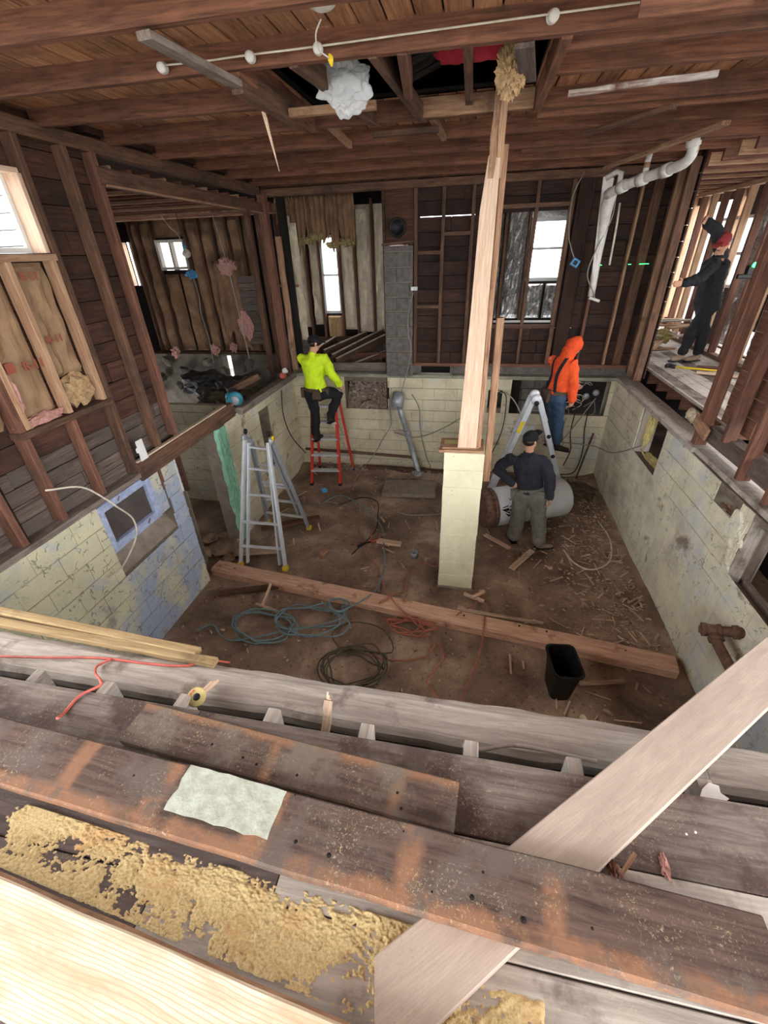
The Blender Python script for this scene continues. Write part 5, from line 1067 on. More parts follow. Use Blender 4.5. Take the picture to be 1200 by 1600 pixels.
def open_bin(p0, ang, w0, d0, w1, d1, h):
    t = thing('black_bin', 'black rectangular plastic bin standing in front of the long floor timber', 'bin', p0)
    bm = bmesh.new(); R = Matrix.Rotation(ang, 4, 'Z')
    def ring(w, d, z, off=(0, 0), rr=.06):
        out = []
        for cx, cy, a0 in ((w/2-rr, d/2-rr, 0), (-w/2+rr, d/2-rr, 90), (-w/2+rr, -d/2+rr, 180), (w/2-rr, -d/2+rr, 270)):
            for k in range(5):
                a = math.radians(a0+k*22.5); out.append(bm.verts.new(V(p0)+R @ V((cx+rr*math.cos(a)+off[0], cy+rr*math.sin(a)+off[1], z))))
        return out
    rs = [ring(w0, d0, .0), ring(w0+(w1-w0)*.5, d0+(d1-d0)*.5, h*.5), ring(w1, d1, h-.02), ring(w1+.03, d1+.03, h-.015), ring(w1+.03, d1+.03, h), ring(w1-.005, d1-.005, h), ring(w0+(w1-w0)*.5-.02, d0+(d1-d0)*.5-.02, h*.5), ring(w0-.02, d0-.02, .015)]
    for a, b in zip(rs, rs[1:]):
        for k in range(20): bm.faces.new((a[k], a[(k+1) % 20], b[(k+1) % 20], b[k]))
    bm.faces.new(rs[0][::-1]); bm.faces.new(rs[-1]); link_mesh('body', from_bm(bm), 'black', t, smooth=False)
    beam('rim_grip', V(p0)+V((-.05, -d1/2-.01, h-.01)), V(p0)+V((.06, -d1/2-.01, h-.01)), .03, .015, 'black', t)
open_bin((1.04, 2.86, .01), .12, .19, .26, .245, .36, .40)
# slab, block, bucket
t_ = tag(beam('concrete_slab', (-1.38, 6.58, .05), (-.46, 6.66, .05), .55, .07, 'grey_mortar', None, seg=8, warp=.006), 'flat dirty slab lying on the dirt in front of the flue pipe', 'slab')
tag(beam('wood_block', (-1.16, 4.98, .04), (-.80, 4.94, .04), .09, .04, 'tan_wood', None), 'short pale lumber block on the dirt floor left of the pier', 'wood block')
t = thing('open_can', 'small open dark can standing on the dirt floor near the pier', 'can', (-.58, 4.70, 0))
lathe('can', [(0, .05), (.10, .052), (.10, .046), (.02, .045), (.02, 0)], (-.58, 4.70, 0.01), (-.58, 4.70, .12), 'alu_dark', t, 20)
lathe('dark_contents', [(0, .044), (.01, .044)], (-.58, 4.70, 0.05), (-.58, 4.70, .12), 'black', t, 20)
tube('bail_handle', [(-.62, 4.72, .1), (-.56, 4.8, .2), (-.50, 4.84, .22)], .004, 'alu_dark', t, 6, 4)
t = thing('hand_snips', 'dark hand tool with red grips lying left of the pale lumber block', 'hand tool', (-1.28, 4.9, .03))
for s in (-1, 1):
    tube('grip', [(-1.26+.03*s, 4.92, .05), (-1.20+.05*s, 5.0, .05), (-1.2+.07*s, 5.08, .05)], .014, 'hose_red', t, 8, 3); tube('jaw', [(-1.26+.02*s, 4.92, .05), (-1.36, 4.84+.02*s, .045), (-1.42, 4.80+.015*s, .04)], .012, 'black', t, 8)
tag(link_mesh('blue_scrap', from_bm(rock_mesh(5, .06, .05, .05, 3)), 'blue_plastic', None, Matrix.Translation((-2.42, 6.35, .05))), 'small blue plastic scrap on the floor in front of the red step ladder', 'scrap')
tag(link_mesh('brick_bit', box_mesh(.14, .09, .06, .01), 'old_tan', None, Matrix.Translation((-1.85, 4.55, .05)) @ Matrix.Rotation(1.2, 4, 'Z')), 'small tan wood offcut on the dirt right of the multi-position ladder', 'offcut')
tag(link_mesh('pale_stone', from_bm(rock_mesh(8, .035, .05, .03, 3)), 'kraft_white', None, Matrix.Translation((1.22, 2.55, .03))), 'pale stone on the dirt beside the black bin', 'stone')

def spiral_hose(name, label, cat, pts_fn, r, mat):
    return tag(tube(name, pts_fn, r, mat, None, 8, 4), label, cat)
rnd = random.Random(21)
def loops(cx, cy, rx, ry, n, jit, z0=.03, tilt=0.0, start=0):
    P = []
    for i in range(int(n*9)):
        a = start+i*2*math.pi/9; k = 1+rnd.uniform(-jit, jit); P.append((cx+rx*k*math.cos(a)+.02*i/9, cy+ry*k*math.sin(a), z0+.012*i/9+rnd.uniform(0, .012)))
    return P
blue = [(-2.85, 2.95, .04), (-2.7, 3.05, .05), (-2.5, 2.9, .05), (-2.3, 2.88, .05)]+loops(-2.15, 3.12, .36, .22, 3.2, .2)+loops(-1.62, 3.28, .38, .24, 2.8, .25, .05)+[(-1.25, 3.35, .08), (-1.28, 3.5, .12)]+loops(-1.35, 3.52, .13, .10, 2.0, .2, .10)+[(-1.05, 3.6, .16), (-0.95, 3.95, .06), (-.95, 4.4, .05), (-1.05, 4.9, .05), (-1.2, 5.4, .05), (-1.7, 6.0, .05), (-2.1, 6.2, .05), (-2.3, 5.9, .05)]
spiral_hose('air_hose', 'pale blue air hose coiled loosely on the dirt beside the left wall', 'hose', blue, .009, 'hose_blue')
olive = [(-1.7, 2.2, .05), (-1.5, 2.3, .04)]+loops(-1.02, 2.72, .30, .25, 7.5, .22)+[(-.6, 3.0, .04), (-.75, 3.3, .04), (-1.1, 3.35, .05), (-1.3, 3.15, .04), (-1.1, 2.9, .04)]
spiral_hose('dark_hose', 'dark olive hose coiled in the shaded dirt at the foot of the near sill', 'hose', olive, .008, 'hose_olive')
orange = [(-1.5, 5.2, .04), (-1.25, 4.7, .04), (-1.0, 4.3, .04), (-.85, 3.95, .06), (-.75, 3.75, .15), (-.65, 3.6, .15)]+loops(-.50, 3.38, .22, .12, 4.5, .45, .04)+[(-.1, 3.5, .05), (.1, 3.62, .14), (.28, 3.9, .05), (.22, 4.1, .05)]
spiral_hose('extension_cord', 'salmon extension cord coiled beyond the floor timber in front of the pier', 'cord', orange, .008, 'hose_orange')
c2 = [(-.95, 2.95, .04), (-.6, 2.9, .04), (-.25, 3.0, .04), (-.15, 3.2, .04), (-.05, 3.0, .04), (-.2, 2.7, .04), (.05, 2.45, .04), (.08, 2.35, .04), (.12, 2.5, .04), (.3, 3.1, .04), (.35, 3.5, .14), (.36, 3.9, .04), (.30, 4.05, .05), (.28, 4.0, .12)]
spiral_hose('power_cord', 'thin brown orange cord making a V on the dark dirt right of the coils', 'cord', c2, .008, 'hose_orange')
c3 = [(-.25, 4.5, .04), (-.5, 4.55, .04), (-.62, 4.3, .04), (-.6, 3.95, .05), (-.7, 3.8, .14), (-.85, 3.6, .15)]
spiral_hose('power_cord', 'short salmon cord running from the pier foot over the floor timber', 'cord', c3, .008, 'hose_orange')
c4 = [(-2.0, 5.9, .04), (-1.7, 6.2, .04), (-1.4, 6.1, .04), (-1.3, 5.7, .05), (-1.25, 5.2, .04), (-1.45, 4.6, .04)]
spiral_hose('loose_cable', 'dark cable snaking over the dirt right of the ladders', 'cable', c4, .008, 'cable_black')
c5 = [(-1.0, 6.2, .04), (-1.05, 5.9, .04), (-.85, 5.75, .04), (-.5, 5.8, .04), (-.3, 5.85, .04)]
spiral_hose('loose_cable', 'thin grey cable curving in front of the flat slab', 'cable', c5, .007, 'cable_grey')
c6 = [(1.45, 5.15, .04), (1.55, 4.85, .04), (1.75, 4.75, .04), (2.0, 4.95, .06), (2.1, 5.4, .10), (2.05, 5.9, .10)]
spiral_hose('loose_cable', 'pale yellow cable curving over the debris right of the man in grey trousers', 'cable', c6, .010, 'cable_white')
def off(name, a, b, w, h, mt, lab, cat='board'): tag(beam(name, a, b, w, h, mt, None, seg=3, warp=.003), lab, cat)
off('loose_stick', (.05, 3.62, .17), (1.0, 3.66, .06), .035, .02, 'splinter', 'thin grey stick lying along the far side of the floor timber', 'stick')
off('loose_board', (.72, 4.60, .05), (1.02, 5.05, .05), .08, .02, 'splinter', 'weathered board on the dirt at the feet of the man in grey trousers')
off('loose_board', (.38, 5.35, .05), (.72, 5.05, .05), .07, .02, 'tan_wood', 'pale board lying under the open end of the water tank')
off('cord_end_stick', (.12, 4.02, .05), (.36, 3.92, .05), .04, .03, 'tan_wood', 'short pale stick at the right foot of the block pier', 'stick')
off('cord_end_stick', (.22, 3.94, .07), (.36, 4.08, .07), .04, .03, 'tan_wood', 'pale stick crossed over the stick at the pier foot', 'stick')
off('loose_board', (-3.0, 5.0, .06), (-2.2, 5.45, .06), .12, .03, 'stud_red', 'reddish board lying behind the multi-position ladder')
off('loose_board', (-3.1, 4.35, .08), (-2.5, 4.55, .05), .16, .03, 'splinter', 'dusty board on the dirt behind the front ladder feet')
off('loose_stick', (-2.35, 3.45, .05), (-1.98, 3.35, .05), .04, .02, 'splinter', 'small stick beside the blue hose loops', 'stick')
off('loose_stick', (-2.25, 3.4, .07), (-2.28, 3.75, .12), .03, .02, 'tan_wood', 'small upright pale stick above the blue hose loops', 'stick')
off('loose_stick', (1.25, 2.92, .04), (1.68, 3.03, .04), .045, .012, 'splinter', 'curved pale stick on the dark dirt right of the black bin', 'stick')
off('loose_board', (-2.9, 3.55, .05), (-2.2, 3.8, .05), .10, .02, 'stud_dark', 'dark board between the left wall and the floor timber')
# rubble pile inside the left opening
for i, (x, y, s) in enumerate([(-3.3, 4.4, .2), (-3.55, 4.25, .17), (-3.7, 4.6, .2), (-3.15, 4.25, .10), (-3.5, 4.8, .14)]):
    tag(link_mesh('rubble_block', from_bm(rock_mesh(i+90, s, s*.8, s*.5, 2)), 'brown_rubble', None, Matrix.Translation((x, y, s*.45))), ['brown rubble block in the gap at the end of the left block wall', 'rubble block behind the left wall end', 'rubble block farthest back in the left gap', 'small rubble block beside the floor timber end', 'rubble block in front of the green plaster edge'][i], 'rubble', 'rubble in the left opening')
# splinters scattered over the dirt
rnd = random.Random(9)
for i in range(170):
    if i < 120: x, y = 2.2-abs(rnd.gauss(0, .55)), rnd.uniform(3.5, 6.2)
    elif i < 140: x, y = rnd.uniform(.6, 2.0), rnd.uniform(2.3, 3.2)
    else: x, y = rnd.uniform(-2.9, .2), rnd.uniform(4.3, 6.8)
    if x > 2.2 or (abs(x-1) < .5 and 5.3 < y < 6.5): continue
    L = rnd.uniform(.05, .24); a = rnd.uniform(0, 3.14); h = floor_h(x, y)+.012
    o = beam('wood_splinter', (x-L/2*math.cos(a), y-L/2*math.sin(a), h), (x+L/2*math.cos(a), y+L/2*math.sin(a), h+rnd.uniform(0, .015)), rnd.uniform(.008, .026), rnd.uniform(.006, .014), 'splinter', None)
    z = 'right' if i < 120 else 'near' if i < 140 else 'mid'
    tag(o, {'right': 'wood splinter among the debris on the dirt beside the right block wall', 'near': 'thin splinter on the dark dirt around the black bin', 'mid': 'pale chip on the open dirt between the ladders and the pier'}[z], 'wood splinter', {'right': 'splinters beside the right wall', 'near': 'splinters around the black bin', 'mid': 'chips on the open floor'}[z])
pts = []
for i in range(1900):
    if i < 1300: x, y = 2.22-abs(rnd.gauss(0, .6)), rnd.uniform(3.45, 6.9)
    else: x, y = rnd.uniform(-3.1, 2.2), rnd.uniform(1.6, 7.3)
    s = rnd.uniform(.004, .016)*(1 if rnd.random() < .8 else 1.8); pts.append(((x, y, floor_h(x, y)+s*.4), (s*rnd.uniform(1, 2.2), s, s*.5)))
o = rubble('wood_chips', pts, 'splinter'); tag(o, 'fine wood chips and grit strewn over the basement dirt', 'debris')
pts = []
for i in range(260):
    x = rnd.uniform(-3.0, 2.2); pts.append(((x, 7.3+rnd.uniform(-.1, .12), .03+rnd.uniform(0, .06)), (rnd.uniform(.02, .07), rnd.uniform(.02, .05), rnd.uniform(.01, .03))))
o = rubble('wall_foot_rubble', pts, 'stone'); tag(o, 'broken stones and dirt heaped along the foot of the back wall', 'rubble')
tag(clump('dark_cloth_heap', (1.95, 6.9, .05), .22, 'hose_olive', None, 14, .4, (1.3, 1.0, .5), 4), 'crumpled dark sheeting heaped in the back right corner', 'sheeting')

# right room debris
rnd = random.Random(31)
for i in range(11):
    x, y, z = 3.1+rnd.uniform(-.25, .5), 8.6+rnd.uniform(-.6, .9), 2.06+.04*i; a = rnd.uniform(-1.0, 1.2)
    o = beam('scrap_board', (x-.32*math.cos(a), y-.32*math.sin(a), z), (x+.32*math.cos(a), y+.32*math.sin(a), z+rnd.uniform(0, .10)), .13, .022, ['grey_wood', 'old_tan', 'kraft_white'][i % 3], None)
    tag(o, ['grey scrap board in the debris heap on the bright room floor', 'tan scrap board in the debris heap on the bright room floor', 'whitish scrap board in the debris heap on the bright room floor'][i % 3], 'board', ['grey boards in the scrap heap', 'tan boards in the scrap heap', 'whitish boards in the scrap heap'][i % 3])
tag(clump('scrap_wool', (3.0, 9.0, 2.5), .16, 'foil', None, 3, .6, (1.2, 1, .7), 4), 'crumpled pale foil on top of the scrap heap', 'foil')
tag(clump('scrap_wool', (3.1, 8.4, 2.3), .13, 'fibre_yellow', None, 8, .6, (1.2, 1, .8), 4), 'yellowish insulation lump within the scrap heap', 'insulation')
t = thing('pry_bar', 'long yellow handled tool lying on the bright room floor at the worker feet', 'hand tool', (3.1, 7.2, 2.06))
tube('handle', [(2.98, 7.2, 2.065), (3.6, 6.9, 2.065)], .014, 'yellow', t, 8); tube('head', [(2.98, 7.2, 2.065), (2.9, 7.26, 2.075), (2.86, 7.2, 2.075)], .03, 'black', t, 10, 3)
off('room_board', (3.15, 6.9, 2.06), (3.78, 6.6, 2.06), .07, .025, 'tan_wood', 'pale board on the bright room floor nearest the yellow tool')
off('room_board', (3.3, 7.25, 2.06), (3.8, 7.1, 2.06), .09, .03, 'stud_red', 'reddish board on the bright room floor behind the yellow tool')
t = thing('laser_level', 'laser level with a glowing green point on the stud behind the worker in black', 'laser level', (2.72, 5.6, 3.4))
link_mesh('body', box_mesh(.09, .07, .11, .012), 'black', t, Matrix.Translation((2.70, 5.52, 3.37)))
link_mesh('clamp', box_mesh(.12, .04, .04, .008), 'black', t, Matrix.Translation((2.64, 5.50, 3.33)))
link_mesh('light_window', from_bm(rock_mesh(1, .022, .018, .022, 3)), 'laser', t, Matrix.Translation((2.69, 5.475, 3.43)))
rnd = random.Random(2)
dz = 3.40
for i, (x0, x1, y) in enumerate([(1.665, 1.70, 7.35), (2.04, 2.08, 7.35), (2.19, 2.31, 7.37), (2.36, 2.43, 7.2), (2.34, 2.40, 6.9)]):
    o = beam('laser_line', (x0, y, dz), (x1, y, dz), .004, .008, 'laser', None); tag(o, 'short green laser line falling on a stud in the back corner', 'laser line', 'green laser marks')

# ---------------- foreground planks ----------------
def plank(name, label, a, b, w, t_, mat, z, key, warp=.0015, bow=0.0, split_end=False):
    root = thing(name, label, 'plank', (a[0], a[1], z)); a, b = V((*a, z+t_/2)), V((*b, z+t_/2)); L = (b-a).length
    bm = bmesh.new(); n = 40; rings = []
    for i in range(n+1):
        x = -L/2+L*i/n; e = .003*noise.noise(V((x*5, key, 0))); f = .003*noise.noise(V((x*4, key+7, 0))); bz = bow*math.sin(math.pi*i/n)+.0015*noise.noise(V((x*3, key+3, 0)))
        rings.append([bm.verts.new((x, y, zz+bz)) for y, zz in ((-w/2+e+.003, -t_/2), (-w/2+e, -t_/2+.004), (-w/2+e, t_/2-.006), (-w/2+e+.006, t_/2), (0, t_/2+.0008), (w/2+f-.006, t_/2), (w/2+f, t_/2-.006), (w/2+f, -t_/2+.004), (w/2+f-.003, -t_/2))])
    m = len(rings[0])
    for p, q in zip(rings, rings[1:]):
        for k in range(m): bm.faces.new((p[k], q[k], q[(k+1) % m], p[(k+1) % m]))
    bm.faces.new(rings[0][::-1]); bm.faces.new(rings[-1])
    fr_ = frame(a, b, (0, 0, 1)); link_mesh('board', from_bm(bm), mat, root, fr_)
    return root, fr_, L
r1, f1, L1 = plank('reclaimed_plank', 'long brown reclaimed plank with a pale painted rectangle, lying over the diagonal board', (-2.3, .635), (.86, .478), .205, .036, 'plank', 2.083, 1)
def on_plank(root, fr, u, v, zt, mat, size, name, seed=0, thick=.0025, rag=.004):
    """thin irregular flake of paint or bare patch on a plank top; u along, v across, plank coordinates"""
    bm = bmesh.new(); P = []; sx, sy = size
    per = [(-sx, -sy)]+[(-sx+2*sx*k/10, -sy) for k in range(1, 10)]+[(sx, -sy)]+[(sx, -sy+2*sy*k/6) for k in range(1, 6)]+[(sx, sy)]+[(sx-2*sx*k/10, sy) for k in range(1, 10)]+[(-sx, sy)]+[(-sx, sy-2*sy*k/6) for k in range(1, 6)]
    vs = [bm.verts.new(fr @ V((u+x+rag*noise.noise(V((i*1.3, seed, 0)))*2, v+y+rag*noise.noise(V((i*1.7, seed+3, 0)))*2, zt+thick))) for i, (x, y) in enumerate(per)]
    f = bm.faces.new(vs); r = bmesh.ops.extrude_face_region(bm, geom=[f]); bmesh.ops.translate(bm, verts=[g for g in r['geom'] if isinstance(g, bmesh.types.BMVert)], vec=(0, 0, -thick*2))
    return link_mesh(name, from_bm(bm), mat, root)
def plank_uv(fr, x, y):
    q = fr.inverted() @ V((x, y, fr.translation.z)); return q.x, q.y
u, v = plank_uv(f1, -0.69, .585)
on_plank(r1, f1, u, v-.0, .018, 'paint_panel', (.185, .072), 'painted_patch', 3, .0025, .006)['label'] = 'pale sage painted rectangle'
# bolt holes
for x, y, rr_ in ((-.42, .515, .006), (-.31, .50, .007), (.11, .478, .007), (.245, .455, .008), (-1.05, .60, .004), (-.47, .64, .003), (-.1, .60, .003), (.0, .47, .003), (.14, .54, .004), (.42, .47, .004), (-1.35, .68, .003)):
    q = f1.inverted() @ V((x, y, f1.translation.z)); c = f1 @ V((q.x, q.y, .018))
    lathe('bolt_hole', [(0, rr_), (.0015, rr_)], c-V((0, 0, .0005)), c+V((0, 0, .001)), 'void', r1, 12)
bare = wood('bare_amber_wood', C(206, 150, 112), C(160, 108, 80), C(140, 100, 84), .55, .7, tone=.05)
ends = f1 @ V((L1/2, 0, 0))
for k, (dy, l) in enumerate(((-.085, .05), (-.055, .02), (-.02, .035))): beam('split_end', ends+V((-.03, dy, -.004)), ends+V((l, dy-.004, -.006)), .02, .026, 'new_wood_yellow', r1)
r2, f2, L2 = plank('short_plank', 'shorter brown plank with knife-straight sawn end lying behind the long reclaimed plank', (-1.225, .808), (.06, .718), .165, .034, 'plank_b', 2.042, 2)
for x, y in ((-.86, .77), (-.66, .73), (-.14, .725), (-.5, .72), (-.12, .68), (-.72, .745)):
    q = f2.inverted() @ V((x, y, f2.translation.z)); c = f2 @ V((q.x, q.y, .0172)); lathe('bolt_hole', [(0, .005), (.0015, .005)], c-V((0, 0, .0005)), c+V((0, 0, .001)), 'void', r2, 10)
# diagonal new board under the long plank
t = thing('diagonal_board', 'clean pale new board lying diagonally under the long reclaimed plank and out over the pit', 'board', (-.1, .3, 2.045))
dd = V((.757, .653, 0)).normalized(); nn = V((-dd.y, dd.x, 0))
base = V((-.135, .325, 2.044)); base2 = base - nn*.178
far = base+dd*3.25; far2 = base2+dd*3.25
cpoly = [base, base+dd*.0-nn*.09-dd*.05+V((0, 0, 0)), base2-dd*.11, far2, far]
cpoly = [base, base2-dd*.10, far2, far]
bmid = (base+far)/2
fr_ = frame((base+base2)/2, (far+far2)/2, (0, 0, 1)); bm = bmesh.new(); inv = fr_.inverted()
nseg = 30; rings = []
for i in range(nseg+1):
    k = i/nseg; a = base.lerp(far, k); b = (base2-dd*.10).lerp(far2, k); e = .0012*noise.noise(V((k*9, 2, 0)))
    rings.append([bm.verts.new(inv @ p) for p in (a+V((0, 0, .0)), a+V((0, 0, .034+e))-nn*.0, a.lerp(b, .02)+V((0, 0, .038+e)), a.lerp(b, .5)+V((0, 0, .0385+e)), a.lerp(b, .98)+V((0, 0, .038+e)), b+V((0, 0, .034+e)), b+V((0, 0, 0)))])
for p, q in zip(rings, rings[1:]):
    for k in range(7): bm.faces.new((p[k], q[k], q[(k+1) % 7], p[(k+1) % 7]))
bm.faces.new(rings[0]); bm.faces.new(rings[-1])
link_mesh('board', from_bm(bm), 'new_wood', t, fr_)
# new lumber bottom left
r3, f3, L3 = plank('new_plank', 'bright new plank with wavy grain nearest the camera', (-2.0, .235), (.35, .045), .205, .04, 'new_wood_yellow', 2.105, 5)
r4, f4, L4 = plank('under_plank', 'weathered tan board lying beneath the bright new plank', (-2.1, .268), (.2, .075), .19, .04, 'old_tan', 2.062, 6)
# yellow boards left
r5, f5, L5 = plank('yellow_stud', 'yellowish stud lying along the pit edge, the farther of two', (-3.1, 1.39), (-1.27, 1.275), .05, .035, 'yellow_stud', 1.905, 7)
r6, f6, L6 = plank('yellow_stud', 'yellowish stud lying along the pit edge, the nearer of two', (-3.1, 1.31), (-1.15, 1.235), .05, .035, 'yellow_stud', 1.90, 8)
# splintered upright
t = thing('splintered_stake', 'splintered yellow stake standing between the sill timber and the deck', 'stake', (-.5, .98, 1.95))
beam('stake', (-.50, .955, 1.86), (-.50, 1.075, 2.0), .035, .022, 'splinter', t, seg=6, warp=.004)
for k in range(4): beam('splinter', (-.505+.006*k, 1.0, 1.92), (-.51+.008*k, 1.10-.01*k, 2.02-.008*k), .007, .008, 'tan_wood', t)
# cutting disc
t = thing('cutting_disc', 'worn yellow grinding disc with a red rim mark in the gap by the deck', 'disc', (-1.09, 1.0, 1.99))
dn = V((.15, -.5, .85)).normalized(); cc = V((-1.09, 1.0, 1.985))
lathe('disc', [(0, .008), (0, .040), (.004, .042), (.006, .036), (.006, .008)], cc, cc+dn*.02, 'yellow_foam', t, 32)
lathe('hub', [(0, .006), (0, .016), (.003, .014), (.003, .006)], cc+dn*.006, cc+dn*.02, 'black', t, 20)
for k in range(3): a = .6+.5*k; q = cc+dn*.007+dn.orthogonal().normalized()*0; e1 = dn.cross(V((1, 0, 0))).normalized(); e2 = dn.cross(e1); beam('rim_mark', q+(e1*math.cos(a)+e2*math.sin(a))*.031, q+(e1*math.cos(a+.35)+e2*math.sin(a+.35))*.031, .008, .002, 'hose_red', t, up=dn)
for k in range(3): tag(beam('wood_shaving', (-1.16+.02*k, 1.03, 1.90+.01*k), (-1.10+.02*k, 1.12, 1.93+.01*k), .014, .004, 'tan_wood', None), 'pale wood shaving lying on the sill timber behind the grinding disc', 'wood shaving', 'shavings by the grinding disc')
# foreground cords
fc = [(-2.6, 1.05, 1.91), (-2.1, 1.12, 1.905), (-1.78, 1.17, 1.905), (-1.5, 1.18, 1.905), (-1.3, 1.2, 1.905), (-1.22, 1.26, 1.89), (-1.15, 1.33, 1.8)]
tag(tube('red_cord', fc, .006, 'hose_red', None, 8, 6), 'red cord lying along the top of the sill timber toward the pit', 'cord')
fd = [(-1.70, 1.17, 1.912), (-1.74, 1.12, 1.912), (-1.70, 1.07, 1.93), (-1.62, 1.02, 1.99), (-1.53, .965, 2.05), (-1.51, .94, 2.05), (-1.56, .88, 2.05), (-1.56, .80, 2.05), (-1.50, .74, 2.12)]
tag(tube('red_cord', fd, .006, 'hose_red', None, 8, 6), 'red cord hanging over the deck gap and across the near boards', 'cord')
tag(tube('twig', [(.08, 1.0, 1.95), (.16, 1.02, 1.915), (.28, 1.06, 1.912), (.45, 1.06, 1.912), (.6, 1.05, 1.91)], .008, 'grey_wood', None, 8, 4), 'bent grey root lying on the sill timber left of the diagonal board', 'root')
tag(prism('white_scrap', [(.88, .915, 2.0), (.91, .96, 2.0), (.94, .985, 2.0), (.97, .98, 2.0), (.965, .955, 2.0), (.985, .94, 2.0), (.95, .91, 2.0)], (0, 0, .003), 'screen_white', None), 'torn white scrap at the deck edge right of the diagonal board', 'scrap')
o = clump('pink_scrap', (.685, .68, 2.044), .014, 'fibre_pink', None, 5, .9, (.8, 2.0, .35), 3); tag(o, 'small torn pink scrap on the grey deck right of the diagonal board', 'scrap')
tag(clump('bark_scrap', (.53, .625, 2.055), .022, 'stud_red', None, 3, .8, (.8, 1.6, .6), 3), 'twisted red brown bark strip tucked beside the diagonal board', 'bark')
tag(beam('bark_strip', (.53, .61, 2.055), (.60, .69, 2.06), .012, .008, 'old_tan', None), 'amber wood sliver along the edge of the diagonal board', 'sliver')
rnd = random.Random(77)
for k, (x, y) in enumerate([(.78, .78), (.81, .79), (.36, 1.12), (.40, 1.15), (.34, 1.16)]): tag(link_mesh('plaster_crumb', from_bm(rock_mesh(k, .004, .004, .003, 1)), 'screen_white' if k < 2 else 'sawdust', None, Matrix.Translation((x, y, 2.045 if k < 2 else 1.91))), 'white plaster crumb on the grey deck' if k < 2 else 'sawdust crumb on the sill timber', 'crumb', 'plaster crumbs' if k < 2 else 'sawdust crumbs')
# sawdust drifts: relief that rises out of the deck only where it lies thick
def drift(x0, x1, y0f, y1f, nx, ny, z, thr, amp, seed):
    bm = bmesh.new(); g = []
    for j in range(ny+1):
        row = []
        for i in range(nx+1):
            x = x0+(x1-x0)*i/nx; ya, yb = y0f(x), y1f(x); y = ya+(yb-ya)*j/ny
            q = noise.fractal(V((x*3.5+seed, y*7, 0)), .9, 2.1, 4)+.5*noise.noise(V((x*22, y*48+6*noise.noise(V((x*6, y*6, 3))), seed)))*.7
            fine = noise.noise(V((x*120, y*120, 1))); q += .30*noise.noise(V((x*70, y*90, 2)))+.22*noise.noise(V((x*160, y*160, 4)))
            e = min(1, min(i, nx-i, j, ny-j)/4)
            row.append(bm.verts.new((x, y, z+max(-.006, min(amp, (q+.35*(x > -.2 and 0)-thr)*amp*1.6))*e-.0035*(1-e)+.0008*fine)))
        g.append(row)
    for j in range(ny):
        for i in range(nx):
            f = (g[j][i], g[j][i+1], g[j+1][i+1], g[j+1][i])
            if max(v.co.z for v in f) > z-.001: bm.faces.new(f)
    bmesh.ops.delete(bm, geom=[v for v in bm.verts if not v.link_faces], context='VERTS')
    o = link_mesh('sawdust_drift', from_bm(bm), 'sawdust', smooth=True); o['kind'] = 'stuff'; return o
pl_near = lambda x: .635+( .478-.635)*(x+2.3)/3.16-.108
new_far = lambda x: .235+(.045-.235)*(x+2.0)/2.35+.13
tag(drift(-2.0, .12, new_far, pl_near, 620, 150, 2.0425, -.06, .008, 3.0), 'yellow sawdust spread over the deck between the new plank and the reclaimed plank', 'sawdust')
tag(drift(.06, .30, lambda x: .05+.2*(x-.06), lambda x: .34, 60, 60, 2.0425, .05, .005, 9.0), 'sawdust smear right of the diagonal board end', 'sawdust')

# outside the left window
t = thing('garden_shrub', 'grey green shrub against pale siding outside the left window', 'shrub', (-4.7, 3.5, 1.15))
bm = bmesh.new(); rr_ = random.Random(1)
for k in range(1500):
    p = V((rr_.gauss(0, 1), rr_.gauss(0, 1), rr_.gauss(0, 1))).normalized()*(.7+.35*rr_.random()); c = V((-4.7+p.x*.6, 3.45+p.y*.35, 3.2+p.z*.75)); q = V((rr_.gauss(0, 1), rr_.gauss(0, 1), rr_.gauss(0, 1))).normalized(); w_ = q.orthogonal().normalized()
    bm.faces.new([bm.verts.new(c+q*.06), bm.verts.new(c+w_*.03), bm.verts.new(c-q*.06), bm.verts.new(c-w_*.03)])
o = link_mesh('foliage', from_bm(bm), 'leaf', t); o['kind'] = 'stuff'
tube('stem', [(-4.7, 3.5, 1.15), (-4.7, 3.45, 3.2)], .05, 'stud_dark', t, 8)
# ---------------- people ----------------
cloth_tex = bpy.data.textures.new('cloth_folds', 'CLOUDS'); cloth_tex.noise_scale = 0.09; cloth_tex.noise_depth = 2
def loft(bm, pts, radii, lat, sides=14, cap=True, capf=1.0):
    """closed tube of elliptical rings; radii (across lat, across depth)"""
    P = [V(p) for p in pts]; R = [(r, r) if isinstance(r, (int, float)) else r for r in radii]; lat = V(lat); rings = []
    def ring(c, t, a, b):
        u = lat - lat.dot(t)*t
        if u.length < .15: u = V((0, 0, 1)) - t.z*t
        u.normalize(); w = t.cross(u)
        return [bm.verts.new(c+u*a*math.cos(k*2*math.pi/sides)+w*b*math.sin(k*2*math.pi/sides)) for k in range(sides)]
    for i, p in enumerate(P):
        t = (P[min(i+1, len(P)-1)]-P[max(i-1, 0)]).normalized(); a, b = R[i]; m = min(a, b)
        if i == 0 and cap: rings.append(ring(p-t*m*.85*capf, t, a*.45, b*.45)); rings.append(ring(p-t*m*.5*capf, t, a*.82, b*.82))
        rings.append(ring(p, t, a, b))
        if i == len(P)-1 and cap: rings.append(ring(p+t*m*.5, t, a*.82, b*.82)); rings.append(ring(p+t*m*.85, t, a*.45, b*.45))
    for q, r in zip(rings, rings[1:]):
        for k in range(sides): bm.faces.new((q[k], q[(k+1) % sides], r[(k+1) % sides], r[k]))
    bm.faces.new(rings[0][::-1]); bm.faces.new(rings[-1])
